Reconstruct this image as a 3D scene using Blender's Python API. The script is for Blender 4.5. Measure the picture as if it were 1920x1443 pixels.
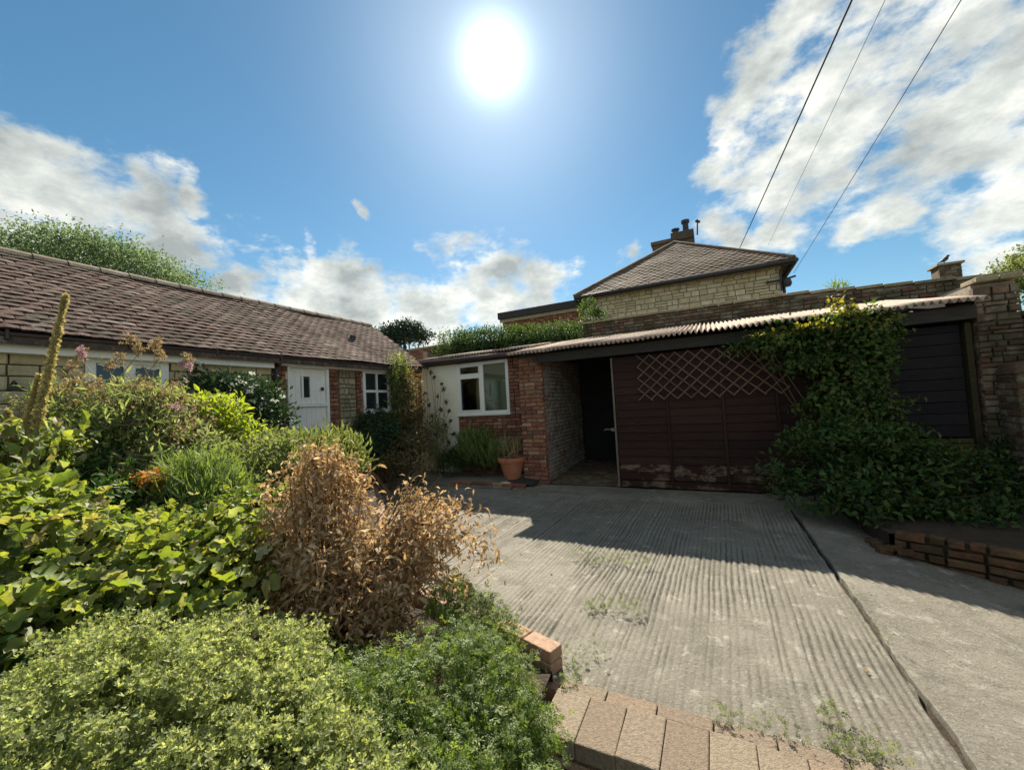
import bpy, math, random
import numpy as np
random.seed(7); rng = np.random.default_rng(7)
scn = bpy.context.scene
for o in list(bpy.data.objects): bpy.data.objects.remove(o)
R = math.radians

# ------------------------------------------------------------------ camera
YAW, PITCH, ROLL, H, F = 26.5, 2.8, 3.1, 1.5, 740.0
_y, _p, _r = R(YAW), R(PITCH), R(ROLL)
FW = np.array([-math.sin(_y)*math.cos(_p), math.cos(_y)*math.cos(_p), math.sin(_p)])
_R0 = np.array([math.cos(_y), math.sin(_y), 0.0]); _U0 = np.cross(_R0, FW)
RT = _R0*math.cos(_r) - _U0*math.sin(_r); UP = _U0*math.cos(_r) + _R0*math.sin(_r)
CAM = np.array([0.0, 0.0, H])
def ray(px, py): return (FW*F + RT*(px-960.0) - UP*(py-721.5))/F
def at(px, py, d): return CAM + ray(px, py)*d                       # point at a depth in metres in front of the camera
def hit(px, py, ax, val):
    v = ray(px, py); return CAM + v*((val-CAM[ax])/v[ax])
from mathutils import Matrix, Vector
cam_d = bpy.data.cameras.new('camera'); cam = bpy.data.objects.new('camera', cam_d)
scn.collection.objects.link(cam); scn.camera = cam
m3 = Matrix(((RT[0], UP[0], -FW[0]), (RT[1], UP[1], -FW[1]), (RT[2], UP[2], -FW[2])))
cam.matrix_world = Matrix.Translation(Vector(CAM)) @ m3.to_4x4()
cam_d.sensor_width = 36.0; cam_d.lens = 36.0*F/1920.0; cam_d.clip_end = 2000; cam_d.clip_start = 0.05
scn.render.resolution_x, scn.render.resolution_y = 1024, 769

# ------------------------------------------------------------------ world, sun, exposure
SUN = ray(925, 110); SUN = SUN/np.linalg.norm(SUN)
SUN_EL = math.asin(SUN[2])
w = bpy.data.worlds.new('World'); scn.world = w; w.use_nodes = True
nt = w.node_tree; nt.nodes.clear()
def N(tree, t, **k):
    n = tree.nodes.new(t)
    for a, b in k.items(): setattr(n, a, b)
    return n
def mth(tree, op, a, b=None, c=None, clamp=False):
    n = N(tree, 'ShaderNodeMath', operation=op, use_clamp=clamp)
    for i, v in enumerate((a, b, c)):
        if v is None: continue
        if isinstance(v, (int, float)): n.inputs[i].default_value = v
        else: tree.links.new(v, n.inputs[i])
    return n.outputs[0]
def vmth(tree, op, a, b=None, s=None):
    n = N(tree, 'ShaderNodeVectorMath', operation=op)
    for i, v in enumerate((a, b)):
        if v is None: continue
        if isinstance(v, (tuple, list, np.ndarray)): n.inputs[i].default_value = tuple(float(q) for q in v)
        else: tree.links.new(v, n.inputs[i])
    if s is not None: n.inputs['Scale'].default_value = s
    return n
def mrange(tree, v, a, b, c=0.0, d=1.0, interp='SMOOTHSTEP'):
    n = N(tree, 'ShaderNodeMapRange', interpolation_type=interp)
    tree.links.new(v, n.inputs[0])
    for i, q in zip((1, 2, 3, 4), (a, b, c, d)): n.inputs[i].default_value = q
    return n.outputs[0]
L = nt.links.new
out = N(nt, 'ShaderNodeOutputWorld')
sky = N(nt, 'ShaderNodeTexSky', sky_type='NISHITA'); sky.sun_disc = False
sky.sun_elevation = SUN_EL; sky.sun_rotation = math.atan2(SUN[0], SUN[1])
sky.air_density = 1.0; sky.dust_density = 0.15; sky.ozone_density = 3.0
hsv = N(nt, 'ShaderNodeHueSaturation'); hsv.inputs['Saturation'].default_value = 1.14; hsv.inputs['Hue'].default_value = 0.482; hsv.inputs['Value'].default_value = 0.46
L(sky.outputs[0], hsv.inputs['Color'])
bg = N(nt, 'ShaderNodeBackground'); bg.inputs[1].default_value = 0.11; L(hsv.outputs[0], bg.inputs[0])
tc = N(nt, 'ShaderNodeTexCoord'); D = tc.outputs['Generated']
wn = N(nt, 'ShaderNodeTexNoise'); wn.inputs['Scale'].default_value = 5.0; wn.inputs['Detail'].default_value = 8
L(D, wn.inputs['Vector'])
wc = vmth(nt, 'SUBTRACT', wn.outputs['Color'], (0.5, 0.5, 0.5)); ws = vmth(nt, 'SCALE', wc.outputs[0], s=0.22)
DW = vmth(nt, 'ADD', D, None); L(ws.outputs[0], DW.inputs[1])
blobs = [(1420,140,62),(1500,50,80),(1610,150,160),(1570,300,125),(1395,285,58),(1480,375,105),(1750,250,260),(1930,110,280),
 (1375,420,55),(1690,440,70),(1900,360,150),(1850,470,70),(1590,465,50),(1180,452,30),(1900,450,90),
 (665,368,18),(-40,290,140),(80,380,170),(0,470,190),(230,380,110),(340,375,50),(330,460,120),(410,525,75),(520,565,80),(690,570,90),
 (590,470,28),(640,500,50),(900,565,100),(1010,560,70),(800,585,120),(1000,600,70),(600,600,110),(-200,300,250),(2150,200,320),(1800,-150,300)]
acc = None
for (bx, by, br) in blobs:
    v = ray(bx, by); ln = np.linalg.norm(v); v = v/ln
    rr = (br/F)/ln * (1.0 if abs(bx-960) < 500 else 0.82)
    dn = vmth(nt, 'DISTANCE', DW.outputs[0], v)
    q = mrange(nt, dn.outputs['Value'], 0.0, rr*1.55, 1.0, 0.0, 'LINEAR')
    acc = q if acc is None else mth(nt, 'MAXIMUM', acc, q)
# unseen clouds behind and above the camera, cover tuned for fill on shaded fronts
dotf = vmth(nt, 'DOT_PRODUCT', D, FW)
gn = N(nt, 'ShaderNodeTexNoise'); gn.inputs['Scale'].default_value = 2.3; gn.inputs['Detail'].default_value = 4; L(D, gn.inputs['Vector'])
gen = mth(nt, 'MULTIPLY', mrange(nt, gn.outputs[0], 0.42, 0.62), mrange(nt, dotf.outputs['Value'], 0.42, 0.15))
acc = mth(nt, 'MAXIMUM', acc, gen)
fn = N(nt, 'ShaderNodeTexNoise'); fn.inputs['Scale'].default_value = 9.0; fn.inputs['Detail'].default_value = 9; fn.inputs['Roughness'].default_value = 0.62
mp = N(nt, 'ShaderNodeMapping'); mp.inputs['Scale'].default_value = (1, 1, 1.9); L(D, mp.inputs[0]); L(mp.outputs[0], fn.inputs['Vector'])
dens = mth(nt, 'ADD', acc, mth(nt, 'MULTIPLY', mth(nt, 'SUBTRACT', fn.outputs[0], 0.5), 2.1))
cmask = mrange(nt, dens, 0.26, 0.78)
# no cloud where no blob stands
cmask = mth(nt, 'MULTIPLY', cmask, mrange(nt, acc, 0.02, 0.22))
fn2 = N(nt, 'ShaderNodeTexNoise'); fn2.inputs['Scale'].default_value = 6.5; fn2.inputs['Detail'].default_value = 7; fn2.inputs['Roughness'].default_value = 0.62
mp2 = N(nt, 'ShaderNodeMapping'); mp2.inputs['Location'].default_value = (0.0, 0.0, 0.09); mp2.inputs['Scale'].default_value = (1, 1, 1.7); L(D, mp2.inputs[0]); L(mp2.outputs[0], fn2.inputs['Vector'])
cden = mth(nt, 'ADD', mth(nt, 'MULTIPLY', dens, 0.16), mth(nt, 'MULTIPLY', fn2.outputs[0], 1.0))
cr = N(nt, 'ShaderNodeValToRGB'); L(cden, cr.inputs[0])
e = cr.color_ramp.elements; e[0].position = 0.46; e[0].color = (0.84, 0.83, 0.75, 1); e[1].position = 0.80; e[1].color = (0.31, 0.33, 0.315, 1)
x = e.new(0.62); x.color = (0.54, 0.56, 0.52, 1)
bgc = N(nt, 'ShaderNodeBackground'); bgc.inputs[1].default_value = 0.64; L(cr.outputs[0], bgc.inputs[0])
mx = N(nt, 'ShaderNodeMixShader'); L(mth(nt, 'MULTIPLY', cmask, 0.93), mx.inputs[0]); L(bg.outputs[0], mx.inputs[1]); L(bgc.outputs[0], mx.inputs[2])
ds = vmth(nt, 'DOT_PRODUCT', D, SUN)
core = mrange(nt, ds.outputs['Value'], math.cos(R(3.2)), math.cos(R(0.8)), 0, 2.6)
halo = mth(nt, 'MULTIPLY', mth(nt, 'POWER', mth(nt, 'MAXIMUM', ds.outputs['Value'], 0.0), 620.0), 0.60)
halo2 = mth(nt, 'MULTIPLY', mth(nt, 'POWER', mth(nt, 'MAXIMUM', ds.outputs['Value'], 0.0), 38.0), 0.13)
bgs = N(nt, 'ShaderNodeBackground'); bgs.inputs[0].default_value = (0.86, 1.0, 1.0, 1)
L(mth(nt, 'ADD', core, mth(nt, 'ADD', halo, halo2)), bgs.inputs[1])
ad = N(nt, 'ShaderNodeAddShader'); L(mx.outputs[0], ad.inputs[0]); L(bgs.outputs[0], ad.inputs[1]); L(ad.outputs[0], out.inputs[0])
sl = bpy.data.lights.new('sun', 'SUN'); sl.energy = 4.5; sl.angle = R(0.55); sl.color = (1.0, 0.91, 0.76)
so = bpy.data.objects.new('sun', sl); scn.collection.objects.link(so)
so.rotation_euler = Vector(SUN).to_track_quat('Z', 'Y').to_euler(); so.location = (0, 0, 20)
vs = scn.view_settings; vs.view_transform = 'Standard'; vs.look = 'None'; vs.gamma = 1; vs.use_curve_mapping = False; vs.exposure = 1.18
scn.cycles.max_bounces = 6; scn.cycles.transparent_max_bounces = 8

# ------------------------------------------------------------------ helpers
def props(o, label=None, cat=None, group=None, kind=None):
    if label: o['label'] = label
    if cat: o['category'] = cat
    if group: o['group'] = group
    if kind: o['kind'] = kind
    return o
def wloc(o):
    v = Vector((0, 0, 0))
    while o is not None: v = v + o.location; o = o.parent
    return v
def thing(name, loc, label, cat, group=None):
    o = bpy.data.objects.new(name, None); scn.collection.objects.link(o); o.location = tuple(loc); o.empty_display_size = 0.1
    return props(o, label, cat, group)
def link(name, me, parent, wl):
    o = bpy.data.objects.new(name, me); scn.collection.objects.link(o)
    o.location = Vector(wl) - (wloc(parent) if parent else Vector((0, 0, 0)))
    if parent: o.parent = parent
    return o
def mesh_np(name, V, T, mat, rnd=None, extra=None, smooth=False):
    me = bpy.data.meshes.new(name); V = np.asarray(V, dtype=np.float32); T = np.asarray(T, dtype=np.int32); k = T.shape[1]
    me.vertices.add(len(V)); me.vertices.foreach_set('co', V.ravel())
    me.loops.add(T.size); me.loops.foreach_set('vertex_index', T.ravel())
    me.polygons.add(len(T)); me.polygons.foreach_set('loop_start', np.arange(0, T.size, k, dtype=np.int32)); me.polygons.foreach_set('loop_total', np.full(len(T), k, dtype=np.int32))
    if rnd is not None:
        a = me.attributes.new('rnd', 'FLOAT', 'POINT'); a.data.foreach_set('value', np.asarray(rnd, dtype=np.float32))
    if extra is not None:
        a = me.attributes.new('dirt', 'FLOAT', 'POINT'); a.data.foreach_set('value', np.asarray(extra, dtype=np.float32))
    me.materials.append(mat); me.update(calc_edges=True); me.validate()
    me.polygons.foreach_set('use_smooth', np.full(len(me.polygons), smooth))
    return me
class MB:
    def __init__(s): s.v = []; s.f = []; s.r = []
    def add(s, vs, fs, r=None):
        b = len(s.v); s.v += [tuple(map(float, q)) for q in vs]; s.f += [tuple(b+i for i in q) for q in fs]
        s.r += [random.random() if r is None else r]*len(vs); return s
    def box(s, c, d, ax=None, r=None, ch=0.0):
        c = np.array(c, float); d = np.array(d, float)/2
        A = np.eye(3) if ax is None else np.array(ax, float)
        vs = [c + A.T @ (d*np.array(q)) for q in ((-1,-1,-1),(1,-1,-1),(1,1,-1),(-1,1,-1),(-1,-1,1),(1,-1,1),(1,1,1),(-1,1,1))]
        return s.add(vs, [(3,2,1,0),(4,5,6,7),(0,1,5,4),(1,2,6,5),(2,3,7,6),(3,0,4,7)], r)
    def bb(s, a, b, r=None):
        a = np.array(a, float); b = np.array(b, float); lo = np.minimum(a, b); hi = np.maximum(a, b)
        return s.box((lo+hi)/2, hi-lo, r=r)
    def tube(s, pts, rad, n=6, r=None, cap=True):
        pts = [np.array(p, float) for p in pts]; rad = rad if isinstance(rad, (list, tuple)) else [rad]*len(pts)
        vs = []; fs = []
        for i, p in enumerate(pts):
            t = pts[min(i+1, len(pts)-1)] - pts[max(i-1, 0)]; t = t/(np.linalg.norm(t)+1e-9)
            a = np.cross(t, (0, 0, 1.0)) if abs(t[2]) < .95 else np.cross(t, (1.0, 0, 0)); a /= np.linalg.norm(a); b = np.cross(t, a)
            for k in range(n):
                an = 2*math.pi*k/n; vs.append(p + (a*math.cos(an)+b*math.sin(an))*rad[i])
        for i in range(len(pts)-1):
            for k in range(n):
                k2 = (k+1) % n; fs.append((i*n+k, i*n+k2, (i+1)*n+k2, (i+1)*n+k))
        if cap: fs.append(tuple(range(n-1, -1, -1))); fs.append(tuple((len(pts)-1)*n+k for k in range(n)))
        return s.add(vs, fs, r)
    def lathe(s, c, prof, n=24, r=None):
        vs = []; fs = []
        for (rr, z) in prof:
            for k in range(n):
                an = 2*math.pi*k/n; vs.append((c[0]+rr*math.cos(an), c[1]+rr*math.sin(an), c[2]+z))
        for i in range(len(prof)-1):
            for k in range(n):
                k2 = (k+1) % n; fs.append((i*n+k, i*n+k2, (i+1)*n+k2, (i+1)*n+k))
        return s.add(vs, fs, r)
    def build(s, name, mat, parent=None, smooth=False, bevel=0, recentre=True):
        V = np.array(s.v); c = (V.min(0)+V.max(0))/2 if recentre else np.zeros(3)
        me = bpy.data.meshes.new(name); me.from_pydata([tuple(q) for q in (V-c)], [], s.f)
        a = me.attributes.new('rnd', 'FLOAT', 'POINT'); a.data.foreach_set('value', np.array(s.r, dtype=np.float32))
        me.materials.append(mat); me.update()
        me.polygons.foreach_set('use_smooth', [smooth]*len(me.polygons))
        o = link(name, me, parent, c)
        if bevel:
            b = o.modifiers.new('bevel', 'BEVEL'); b.width = bevel; b.segments = 2; b.limit_method = 'ANGLE'
        return o

def vnoise(x, y, sc, seed):
    g = np.random.default_rng(seed).random((64, 64)); X = x/sc; Y = y/sc
    xi = np.floor(X).astype(int); yi = np.floor(Y).astype(int); fx = X-xi; fy = Y-yi; fx = fx*fx*(3-2*fx); fy = fy*fy*(3-2*fy)
    a = g[xi % 64, yi % 64]; b = g[(xi+1) % 64, yi % 64]; c = g[xi % 64, (yi+1) % 64]; d = g[(xi+1) % 64, (yi+1) % 64]
    return (a*(1-fx)+b*fx)*(1-fy) + (c*(1-fx)+d*fx)*fy

# ------------------------------------------------------------------ materials
def M(name, cols, rough=0.85, nsc=6.0, namt=0.35, bump=0.3, bsc=60.0, trans=0.0, spec=0.25, patch=None, patch2=None, stretch=None, metal=0.0, tcol=None, useobj=True):
    m = bpy.data.materials.new(name); m.use_nodes = True; t = m.node_tree; t.nodes.clear(); lk = t.links.new
    o = N(t, 'ShaderNodeOutputMaterial'); p = N(t, 'ShaderNodeBsdfPrincipled')
    at_ = N(t, 'ShaderNodeAttribute', attribute_name='rnd'); oi = N(t, 'ShaderNodeObjectInfo')
    v = mth(t, 'FRACT', mth(t, 'ADD', at_.outputs['Fac'], oi.outputs['Random'])) if useobj else at_.outputs['Fac']
    rp = N(t, 'ShaderNodeValToRGB'); lk(v, rp.inputs[0]); el = rp.color_ramp.elements
    while len(el) < len(cols): el.new(0.5)
    for i, c in enumerate(cols): el[i].position = i/max(1, len(cols)-1) if len(cols) > 1 else 0; el[i].color = (*c, 1)
    if len(cols) == 1: el[1].color = (*cols[0], 1)
    g = N(t, 'ShaderNodeNewGeometry'); pos = g.outputs['Position']
    if stretch:
        mpn = N(t, 'ShaderNodeMapping'); mpn.inputs['Scale'].default_value = stretch; lk(pos, mpn.inputs[0]); pos = mpn.outputs[0]
    n1 = N(t, 'ShaderNodeTexNoise'); n1.inputs['Scale'].default_value = nsc; n1.inputs['Detail'].default_value = 6; n1.inputs['Roughness'].default_value = 0.65; lk(pos, n1.inputs['Vector'])
    mul = mrange(t, n1.outputs[0], 0.28, 0.72, 1-namt, 1+namt, 'LINEAR')
    sc = vmth(t, 'SCALE', rp.outputs[0]); lk(mul, sc.inputs['Scale']); col = sc.outputs[0]
    for pt in (patch, patch2):
        if not pt: continue
        pc, psc, lo, hi, amt = pt
        n2 = N(t, 'ShaderNodeTexNoise'); n2.inputs['Scale'].default_value = psc; n2.inputs['Detail'].default_value = 7; n2.inputs['Roughness'].default_value = 0.7
        ofs = vmth(t, 'ADD', pos, (psc*1.7, 3.1, psc)); lk(ofs.outputs[0], n2.inputs['Vector'])
        mk = mrange(t, n2.outputs[0], lo, hi, 0, amt)
        mix = N(t, 'ShaderNodeMix', data_type='RGBA'); lk(mk, mix.inputs['Factor']); lk(col, mix.inputs['A']); mix.inputs['B'].default_value = (*pc, 1); col = mix.outputs['Result']
    lk(col, p.inputs['Base Color']); p.inputs['Roughness'].default_value = rough; p.inputs['Specular IOR Level'].default_value = spec; p.inputs['Metallic'].default_value = metal
    if bump:
        nb = N(t, 'ShaderNodeTexNoise'); nb.inputs['Scale'].default_value = bsc; nb.inputs['Detail'].default_value = 5; lk(pos, nb.inputs['Vector'])
        b = N(t, 'ShaderNodeBump'); b.inputs['Strength'].default_value = bump; b.inputs['Distance'].default_value = 0.01; lk(nb.outputs[0], b.inputs['Height']); lk(b.outputs[0], p.inputs['Normal'])
    if trans:
        tr = N(t, 'ShaderNodeBsdfTranslucent')
        ts = vmth(t, 'MULTIPLY', col, tcol or (1.6, 1.7, 0.7)); lk(ts.outputs[0], tr.inputs[0])
        ms = N(t, 'ShaderNodeMixShader'); ms.inputs[0].default_value = trans; lk(p.outputs[0], ms.inputs[1]); lk(tr.outputs[0], ms.inputs[2]); lk(ms.outputs[0], o.inputs[0])
    else: lk(p.outputs[0], o.inputs[0])
    m['nodecol'] = 1
    return m
def glass_mat(name, col=(0.02, 0.03, 0.035), rough=0.04):
    m = bpy.data.materials.new(name); m.use_nodes = True; p = m.node_tree.nodes['Principled BSDF']
    p.inputs['Base Color'].default_value = (*col, 1); p.inputs['Roughness'].default_value = rough; p.inputs['Specular IOR Level'].default_value = 0.8
    return m

MOSS = (0.07, 0.085, 0.03)
m_brick = M('brick', [(0.20,0.075,0.045),(0.27,0.11,0.07),(0.33,0.16,0.10),(0.22,0.085,0.055),(0.16,0.08,0.06),(0.38,0.25,0.17),(0.25,0.10,0.065)], 0.9, 18, 0.35, 0.6, 90, patch=((0.34,0.30,0.24), 9, 0.56, 0.7, 0.5), patch2=(MOSS, 2.5, 0.55, 0.75, 0.5))
m_brick_dk = M('old_brick', [(0.12,0.06,0.04),(0.16,0.09,0.06),(0.21,0.17,0.12),(0.11,0.065,0.045),(0.17,0.13,0.095),(0.24,0.21,0.15)], 0.92, 14, 0.4, 0.6, 80, patch=((0.30,0.27,0.20), 8, 0.56, 0.68, 0.5), patch2=((0.05,0.055,0.025), 2.6, 0.46, 0.62, 0.7))
m_mortar = M('mortar', [(0.30,0.26,0.20)], 0.95, 12, 0.3, 0.6, 120, patch=((0.12,0.09,0.06), 4, 0.5, 0.7, 0.6))
m_stone = M('cream_stone', [(0.52,0.43,0.25),(0.58,0.50,0.31),(0.55,0.46,0.28),(0.47,0.40,0.25),(0.60,0.54,0.37),(0.53,0.44,0.26)], 0.9, 10, 0.22, 0.7, 60, patch=((0.22,0.19,0.12), 5, 0.58, 0.72, 0.5))
m_joint_pale = M('pale_joint', [(0.38,0.33,0.23)], 0.95, 12, 0.3, 0.6, 120)
m_stone_j = M('stone_joint', [(0.20,0.165,0.10)], 0.95, 12, 0.3, 0.6, 120)
m_rubble = M('rubble_stone', [(0.26,0.21,0.13),(0.36,0.30,0.20),(0.20,0.17,0.12),(0.42,0.36,0.25),(0.30,0.26,0.17),(0.16,0.15,0.10)], 0.95, 20, 0.35, 0.7, 70, patch=(MOSS, 4, 0.55, 0.7, 0.5))
m_tile = M('roof_tile', [(0.10,0.068,0.057),(0.145,0.095,0.08),(0.085,0.06,0.052),(0.165,0.115,0.098),(0.115,0.078,0.066),(0.21,0.165,0.14),(0.095,0.066,0.057)], 0.95, 14, 0.5, 0.8, 70, spec=0.08, patch=((0.27,0.24,0.205), 9, 0.56, 0.66, 0.7), patch2=((0.065,0.06,0.045), 1.9, 0.48, 0.66, 0.75))
m_ridge = M('ridge_tile', [(0.26,0.21,0.16),(0.32,0.27,0.21),(0.22,0.17,0.13)], 0.9, 9, 0.35, 0.6, 70, patch=(MOSS, 4, 0.5, 0.7, 0.5))
m_slate = M('brown_slate', [(0.12,0.085,0.06),(0.17,0.125,0.09),(0.10,0.075,0.055),(0.15,0.105,0.075)], 0.85, 5, 0.3, 0.4, 60)
m_housestone = M('house_stone', [(0.52,0.45,0.29),(0.56,0.49,0.34),(0.48,0.40,0.25),(0.58,0.52,0.38),(0.43,0.35,0.22)], 0.95, 5, 0.25, 0.5, 50, patch=((0.25,0.17,0.10), 2.3, 0.56, 0.7, 0.5))
m_sheet = M('corrugated_sheet', [(0.40,0.29,0.23),(0.46,0.35,0.28),(0.37,0.27,0.21)], 0.85, 4, 0.3, 0.5, 60, patch=((0.52,0.48,0.38), 5, 0.5, 0.66, 0.6), patch2=((0.16,0.13,0.06), 3.1, 0.55, 0.7, 0.75))
m_white = M('white_paint', [(0.84,0.83,0.78)], 0.5, 3, 0.06, 0.05, 30, spec=0.4)
m_render = M('white_render', [(0.84,0.81,0.68)], 0.85, 2, 0.08, 0.25, 60, patch=((0.50,0.46,0.36), 3, 0.58, 0.8, 0.4))
m_gutter = M('brown_plastic', [(0.055,0.035,0.035)], 0.45, 4, 0.2, 0.0, spec=0.4)
m_grey_tim = M('grey_timber', [(0.045,0.042,0.040)], 0.7, 6, 0.3, 0.3, 40, stretch=(1, 6, 6))
m_board = M('stained_board', [(0.027,0.0105,0.009),(0.034,0.0135,0.0105),(0.022,0.0095,0.008),(0.040,0.018,0.013)], 0.72, 7, 0.3, 0.35, 40, stretch=(1, 8, 8), patch=((0.075,0.045,0.032), 2.5, 0.55, 0.75, 0.5))
m_board_worn = M('worn_board', [(0.10,0.06,0.04),(0.17,0.13,0.09),(0.12,0.08,0.055)], 0.9, 9, 0.4, 0.5, 40, stretch=(1, 3, 2), patch=((0.22,0.17,0.105), 5, 0.55, 0.65, 0.8), patch2=((0.032,0.013,0.010), 3.3, 0.42, 0.53, 0.97))
m_blackboard = M('dark_board', [(0.018,0.016,0.020),(0.024,0.02,0.024)], 0.75, 7, 0.3, 0.3, 40, stretch=(1, 8, 8))
m_greenboard = M('mossy_board', [(0.06,0.055,0.025),(0.10,0.085,0.035),(0.045,0.04,0.02)], 0.85, 7, 0.4, 0.5, 40, stretch=(1, 8, 8))
m_post = M('weathered_post', [(0.17,0.15,0.12)], 0.8, 10, 0.35, 0.4, 60, stretch=(8, 8, 1))
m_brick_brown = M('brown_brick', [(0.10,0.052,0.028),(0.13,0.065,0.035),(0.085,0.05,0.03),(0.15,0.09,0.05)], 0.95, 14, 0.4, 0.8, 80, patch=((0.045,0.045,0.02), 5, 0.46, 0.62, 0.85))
m_trellis = M('trellis_slat', [(0.10,0.07,0.045),(0.15,0.10,0.07),(0.12,0.065,0.05)], 0.8, 12, 0.3, 0.3, 80)
m_white_old = M('whitewash', [(0.42,0.40,0.36)], 0.9, 5, 0.3, 0.6, 60, patch=((0.20,0.14,0.10), 4, 0.45, 0.65, 0.7))
m_wash_brick = M('whitewashed_brick', [(0.30,0.27,0.23),(0.36,0.33,0.28),(0.26,0.22,0.18)], 0.9, 9, 0.35, 0.6, 60, patch=((0.18,0.10,0.07), 5, 0.5, 0.62, 0.7))
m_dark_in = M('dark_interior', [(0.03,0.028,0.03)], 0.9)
m_terra = M('terracotta', [(0.46,0.19,0.11)], 0.8, 14, 0.15, 0.25, 90, patch=((0.50,0.33,0.24), 9, 0.55, 0.72, 0.5))
m_bark = M('stem', [(0.10,0.075,0.045),(0.14,0.11,0.06)], 0.9, 20, 0.3)
m_stemg = M('green_stem', [(0.16,0.17,0.07),(0.20,0.18,0.08)], 0.8, 20, 0.3, trans=0.0)
m_floor = M('earth_floor', [(0.16,0.12,0.08)], 0.98, 9, 0.5, 0.9, 60, patch=((0.07,0.055,0.035), 5, .5, .62, .8))
m_soil = M('soil', [(0.05,0.038,0.027)], 0.98, 8, 0.4, 1.0, 60)
m_ground = M('ground_soil', [(0.09,0.085,0.045)], 0.98, 0.8, 0.4, 0.6, 30)
m_metal_dk = M('dark_metal', [(0.03,0.03,0.035)], 0.5, 10, 0.2, 0.0, spec=0.5)
m_cable = M('cable', [(0.035,0.045,0.05)], 0.7, 10, 0.1, 0.0)
m_paver = M('paver', [(0.22,0.175,0.125),(0.25,0.205,0.15),(0.20,0.155,0.115),(0.24,0.18,0.13)], 0.9, 60, 0.35, 0.7, 160, patch=((0.20,0.15,0.10), 6, 0.55, 0.72, 0.5))
m_pbrick = M('border_brick', [(0.36,0.22,0.15),(0.40,0.27,0.19),(0.33,0.20,0.13)], 0.9, 30, 0.3, 0.7, 120, patch=((0.48,0.40,0.30), 12, 0.55, 0.7, 0.6))
m_glass = glass_mat('window_glass'); m_glass2 = glass_mat('pale_window_glass', (0.20,0.21,0.17), 0.04)
t_ = m_glass2.node_tree; tr_ = N(t_, 'ShaderNodeBsdfTransparent'); tr_.inputs[0].default_value = (.85, .9, .85, 1); gl_ = N(t_, 'ShaderNodeBsdfGlossy'); gl_.inputs['Roughness'].default_value = .03
fr_ = N(t_, 'ShaderNodeFresnel'); fr_.inputs[0].default_value = 1.9; mx_ = N(t_, 'ShaderNodeMixShader'); t_.links.new(fr_.outputs[0], mx_.inputs[0]); t_.links.new(tr_.outputs[0], mx_.inputs[1]); t_.links.new(gl_.outputs[0], mx_.inputs[2])
t_.links.new(mx_.outputs[0], t_.nodes['Material Output'].inputs[0])
m_blind = M('slatted_blind', [(0.55,0.57,0.46)], 0.7, 2, 0.05, 0.0)
m_rubpale = M('pale_wall_stone', [(0.45,0.40,0.34),(0.38,0.33,0.28),(0.50,0.46,0.40),(0.33,0.27,0.23)], 0.95, 12, 0.35, 0.7, 60)

def leafm(name, cols, trans=0.42, tcol=(1.7,1.8,0.6), rough=0.55, spec=0.35, namt=0.25):
    return M(name, cols, rough, 6, namt, 0.0, trans=trans, tcol=tcol, spec=spec)
l_mound = leafm('leaf_marjoram', [(0.17,0.21,0.09),(0.28,0.32,0.15),(0.22,0.27,0.12),(0.38,0.41,0.23),(0.12,0.15,0.06)], 0.52, (1.7,1.65,0.9))
l_trail = leafm('leaf_trailing', [(0.10,0.15,0.045),(0.15,0.21,0.065),(0.20,0.26,0.09),(0.08,0.12,0.035),(0.25,0.28,0.10)])
l_dead = leafm('leaf_dead', [(0.36,0.245,0.135),(0.48,0.35,0.21),(0.26,0.165,0.09),(0.54,0.43,0.29),(0.42,0.29,0.15),(0.22,0.145,0.08),(0.66,0.56,0.42),(0.48,0.36,0.20)], 0.46, (1.25,1.1,0.8), rough=0.8, spec=0.1)
l_vine = leafm('leaf_vine', [(0.14,0.20,0.05),(0.22,0.27,0.06),(0.09,0.14,0.045),(0.31,0.33,0.09),(0.16,0.21,0.06),(0.27,0.30,0.18),(0.34,0.29,0.15)], 0.46, (1.6,1.6,0.5), namt=0.4)
l_tall = leafm('leaf_perennial', [(0.16,0.21,0.09),(0.24,0.28,0.13),(0.11,0.155,0.06),(0.33,0.34,0.19),(0.19,0.24,0.10)], 0.5, (1.6,1.6,0.8))
l_tan = leafm('flower_head_tan', [(0.34,0.27,0.16),(0.28,0.24,0.12),(0.38,0.27,0.20),(0.24,0.22,0.10)], 0.35, (1.4,1.2,0.8))
l_pink = leafm('flower_pink', [(0.42,0.27,0.29),(0.50,0.36,0.38),(0.36,0.23,0.24)], 0.35, (1.3,1.1,1.2))
l_yg = leafm('leaf_yellow_green', [(0.24,0.30,0.05),(0.32,0.36,0.07),(0.17,0.25,0.05)], 0.5, (1.6,1.6,0.4))
l_willow = leafm('leaf_willow', [(0.14,0.18,0.075),(0.20,0.235,0.10),(0.10,0.14,0.055),(0.27,0.29,0.16)], 0.45, (1.6,1.55,0.7))
l_dark = leafm('leaf_dark', [(0.025,0.055,0.025),(0.035,0.075,0.03),(0.05,0.09,0.04),(0.02,0.045,0.02)], 0.2)
l_white = leafm('flower_white', [(0.75,0.76,0.68)], 0.3, (1,1,1))
l_ora = leafm('flower_orange', [(0.50,0.28,0.06),(0.45,0.20,0.06),(0.52,0.38,0.10)], 0.4, (1.4,1.1,0.6))
l_grass = leafm('leaf_grass', [(0.13,0.19,0.06),(0.19,0.25,0.09),(0.10,0.155,0.05)], 0.42, (1.6,1.6,0.6))
l_ivy = leafm('leaf_climber', [(0.030,0.075,0.018),(0.05,0.11,0.022),(0.08,0.14,0.028),(0.018,0.045,0.014),(0.13,0.165,0.04),(0.04,0.09,0.02),(0.14,0.12,0.04)], 0.35, (1.6,1.6,0.5))
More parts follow.
